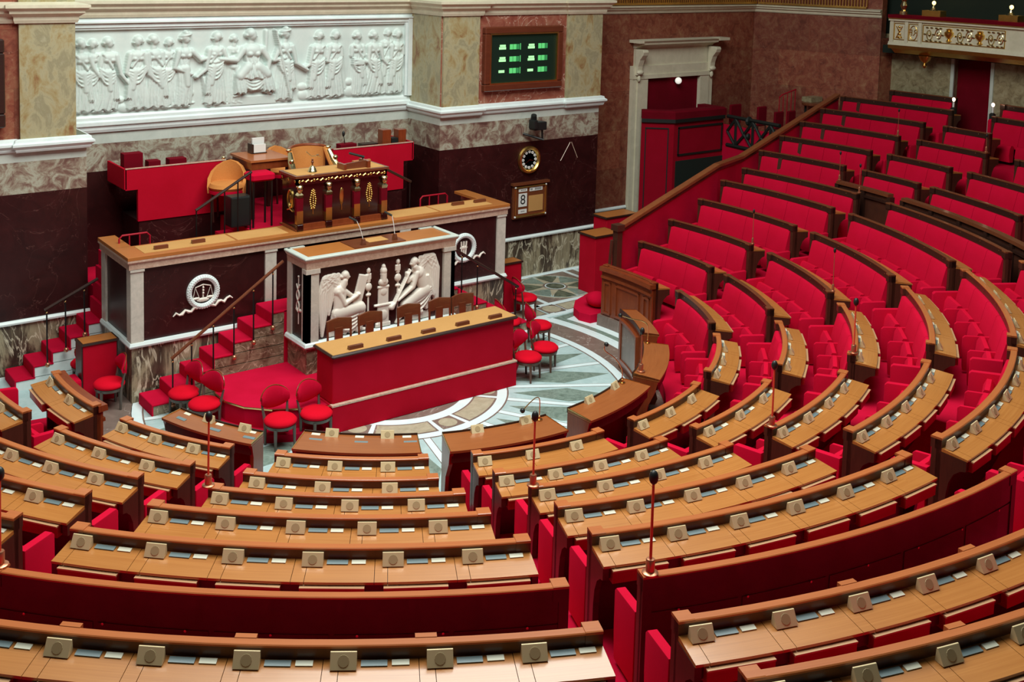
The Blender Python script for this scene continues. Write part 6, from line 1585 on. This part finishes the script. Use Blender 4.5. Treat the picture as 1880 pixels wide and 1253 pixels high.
for a, lb in ((90.3, 'glowing brass table lamp on the balcony ledge'), (82.9, 'second brass lamp on the balcony ledge at the right edge')):
    q = thing('balcony_lamp', pol(15.1, a, zt + 0.1), lb, 'lamp', None)
    c = pol(15.1, a, 0)
    MB().arc([(15.0, zt + 0.10), (15.25, zt + 0.10), (15.25, zt + 0.24), (15.0, zt + 0.24)], a - 0.9, a + 0.9, 2).build('base', 'gilt', q)
    MB().lathe([(0.10, zt + 0.24), (0.05, zt + 0.3), (0.03, zt + 0.36)], c, 12).build('stem', 'pale_gilt', q)
    MB().ell(c + Vector((0, 0, zt + 0.42)), (0.045, 0.045, 0.05), 10, 8).build('bulb', 'warm_lamp', q, smooth=True)
    L = bpy.data.lights.new('balcony_lamp_light', 'POINT'); L.energy = 5; L.color = (1, 0.7, 0.3); L.shadow_soft_size = 0.08
    o = bpy.data.objects.new('balcony_lamp_light', L); C.objects.link(o); o.location = c + Vector((0, 0, zt + 0.62)); 
q = thing('gilt_baluster', pol(15.1, 93.2, zt + 0.1), 'small gilt baluster at the left end of the balcony ledge', 'baluster')
MB().lathe([(0.1, 0.0), (0.1, 0.08), (0.05, 0.12), (0.09, 0.22), (0.05, 0.32), (0.08, 0.36)], pol(15.1, 93.2, zt + 0.10), 12).build('shaft', 'pale_gilt', q, smooth=True)
# candle lamps on the top benches beside the doorway
for a, lb, z in ((87.55, 'lit candle-shaped lamp on the end of the rear bench left of the doorway', 3.74), (83.75, 'lit candle-shaped lamp on the end of the rear bench right of the doorway', 3.74)):
    c = pol(15.0, a, z)
    q = thing('candle_lamp', c, lb, 'lamp', 'candle lamps beside the rear doorway')
    MB().cyl(c, c + Vector((0, 0, 0.16)), 0.022, n=8).build('stem', 'white_paint', q)
    MB().lathe([(0.055, -0.02), (0.055, 0.0), (0.02, 0.02)], c, 10).build('holder', 'dull_black', q)
    MB().ell(c + Vector((0, 0, 0.20)), (0.035, 0.035, 0.045), 10, 8).build('flame_bulb', 'flame_lamp', q, smooth=True)
    MB().box(c.x - 0.05, c.x + 0.05, c.y - 0.05, c.y + 0.05, 3.0, z - 0.01).build('stand', 'dull_black', q)
# gallery grille above the door wall and dark columns over the balcony
t = thing('gallery_grille', (11.0, 4.7, 6.14), 'gilded gallery grille along the top edge above the doorway', 'railing')
for nm, path in (('grille', [(8.0, 4.7), (14.25, 4.7)]), ('side_grille', [(14.3, 4.65), (15.1, 1.9)])):
    b = MB(); b.sweep(path, [(0, 0), (0.05, 0), (0.05, 0.05), (0, 0.05)], 5.925, -1)
    b.build('grille_rail', 'gilt', t)
    L = math.hypot(path[1][0] - path[0][0], path[1][1] - path[0][1]); n = int(L / 0.075)
    b = MB()
    for i in range(n + 1):
        p = lerp2(path[0], path[1], i / n); b.cyl((p[0], p[1], 5.97), (p[0], p[1], 6.4), 0.017, n=5)
    b.build(nm, 'gilt', t)
    MB().sweep(path, [(-0.16, 0), (-0.14, 0), (-0.14, 0.5), (-0.16, 0.5)], 5.925, -1).build('dark_backing', 'dull_black', t)

# ---------------------------------------------------------------- light: glazed ceiling above the chamber, camera
def area(name, loc, rot, sx, sy, e, col):
    L = bpy.data.lights.new(name, 'AREA'); L.shape = 'RECTANGLE'; L.size = sx; L.size_y = sy; L.energy = e; L.color = col
    o = bpy.data.objects.new(name, L); C.objects.link(o); o.location = loc; o.rotation_euler = rot
    return o
area('skylight', (-1.5, -4.6, 13.0), (R_(2), 0, 0), 12, 8.5, 2950, (0.95, 1.0, 0.95))
w = bpy.data.worlds.new('hall'); S.world = w; w.use_nodes = True
w.node_tree.nodes['Background'].inputs[0].default_value = (0.75, 0.80, 0.78, 1)
w.node_tree.nodes['Background'].inputs[1].default_value = 0.03
cam = bpy.data.cameras.new('camera'); co = bpy.data.objects.new('camera', cam); C.objects.link(co); S.camera = co
f, px, py = 2024.727, 868.788, 107.861
yaw, pitch, roll = R_(35.999), R_(5.384), R_(1.310)
cy_, sy_, cp, sp, cr, sr = cos(yaw), sin(yaw), cos(pitch), sin(pitch), cos(roll), sin(roll)
fw = Vector((sy_ * cp, cy_ * cp, -sp)); r0 = Vector((cy_, -sy_, 0)); u0 = r0.cross(fw)
rr = cr * r0 + sr * u0; uu = -sr * r0 + cr * u0
co.matrix_world = Matrix(((rr.x, uu.x, -fw.x, -9.168), (rr.y, uu.y, -fw.y, -14.739), (rr.z, uu.z, -fw.z, 7.052), (0, 0, 0, 1)))
cam.sensor_fit = 'HORIZONTAL'; cam.sensor_width = 36; cam.lens = f * 36 / 1880
cam.shift_x = (940 - px) / 1880; cam.shift_y = (py - 626.5) / 1880
cam.clip_start = 0.05; cam.clip_end = 200
for o in PROTO:
    bpy.data.objects.remove(o)
S.view_settings.view_transform = 'Standard'; S.view_settings.look = 'None'; S.view_settings.gamma = 1.0
S.view_settings.exposure = 0.0; S.view_settings.use_curve_mapping = False
S.cycles.max_bounces = 6; S.cycles.diffuse_bounces = 3; S.cycles.glossy_bounces = 3; S.cycles.use_denoising = True
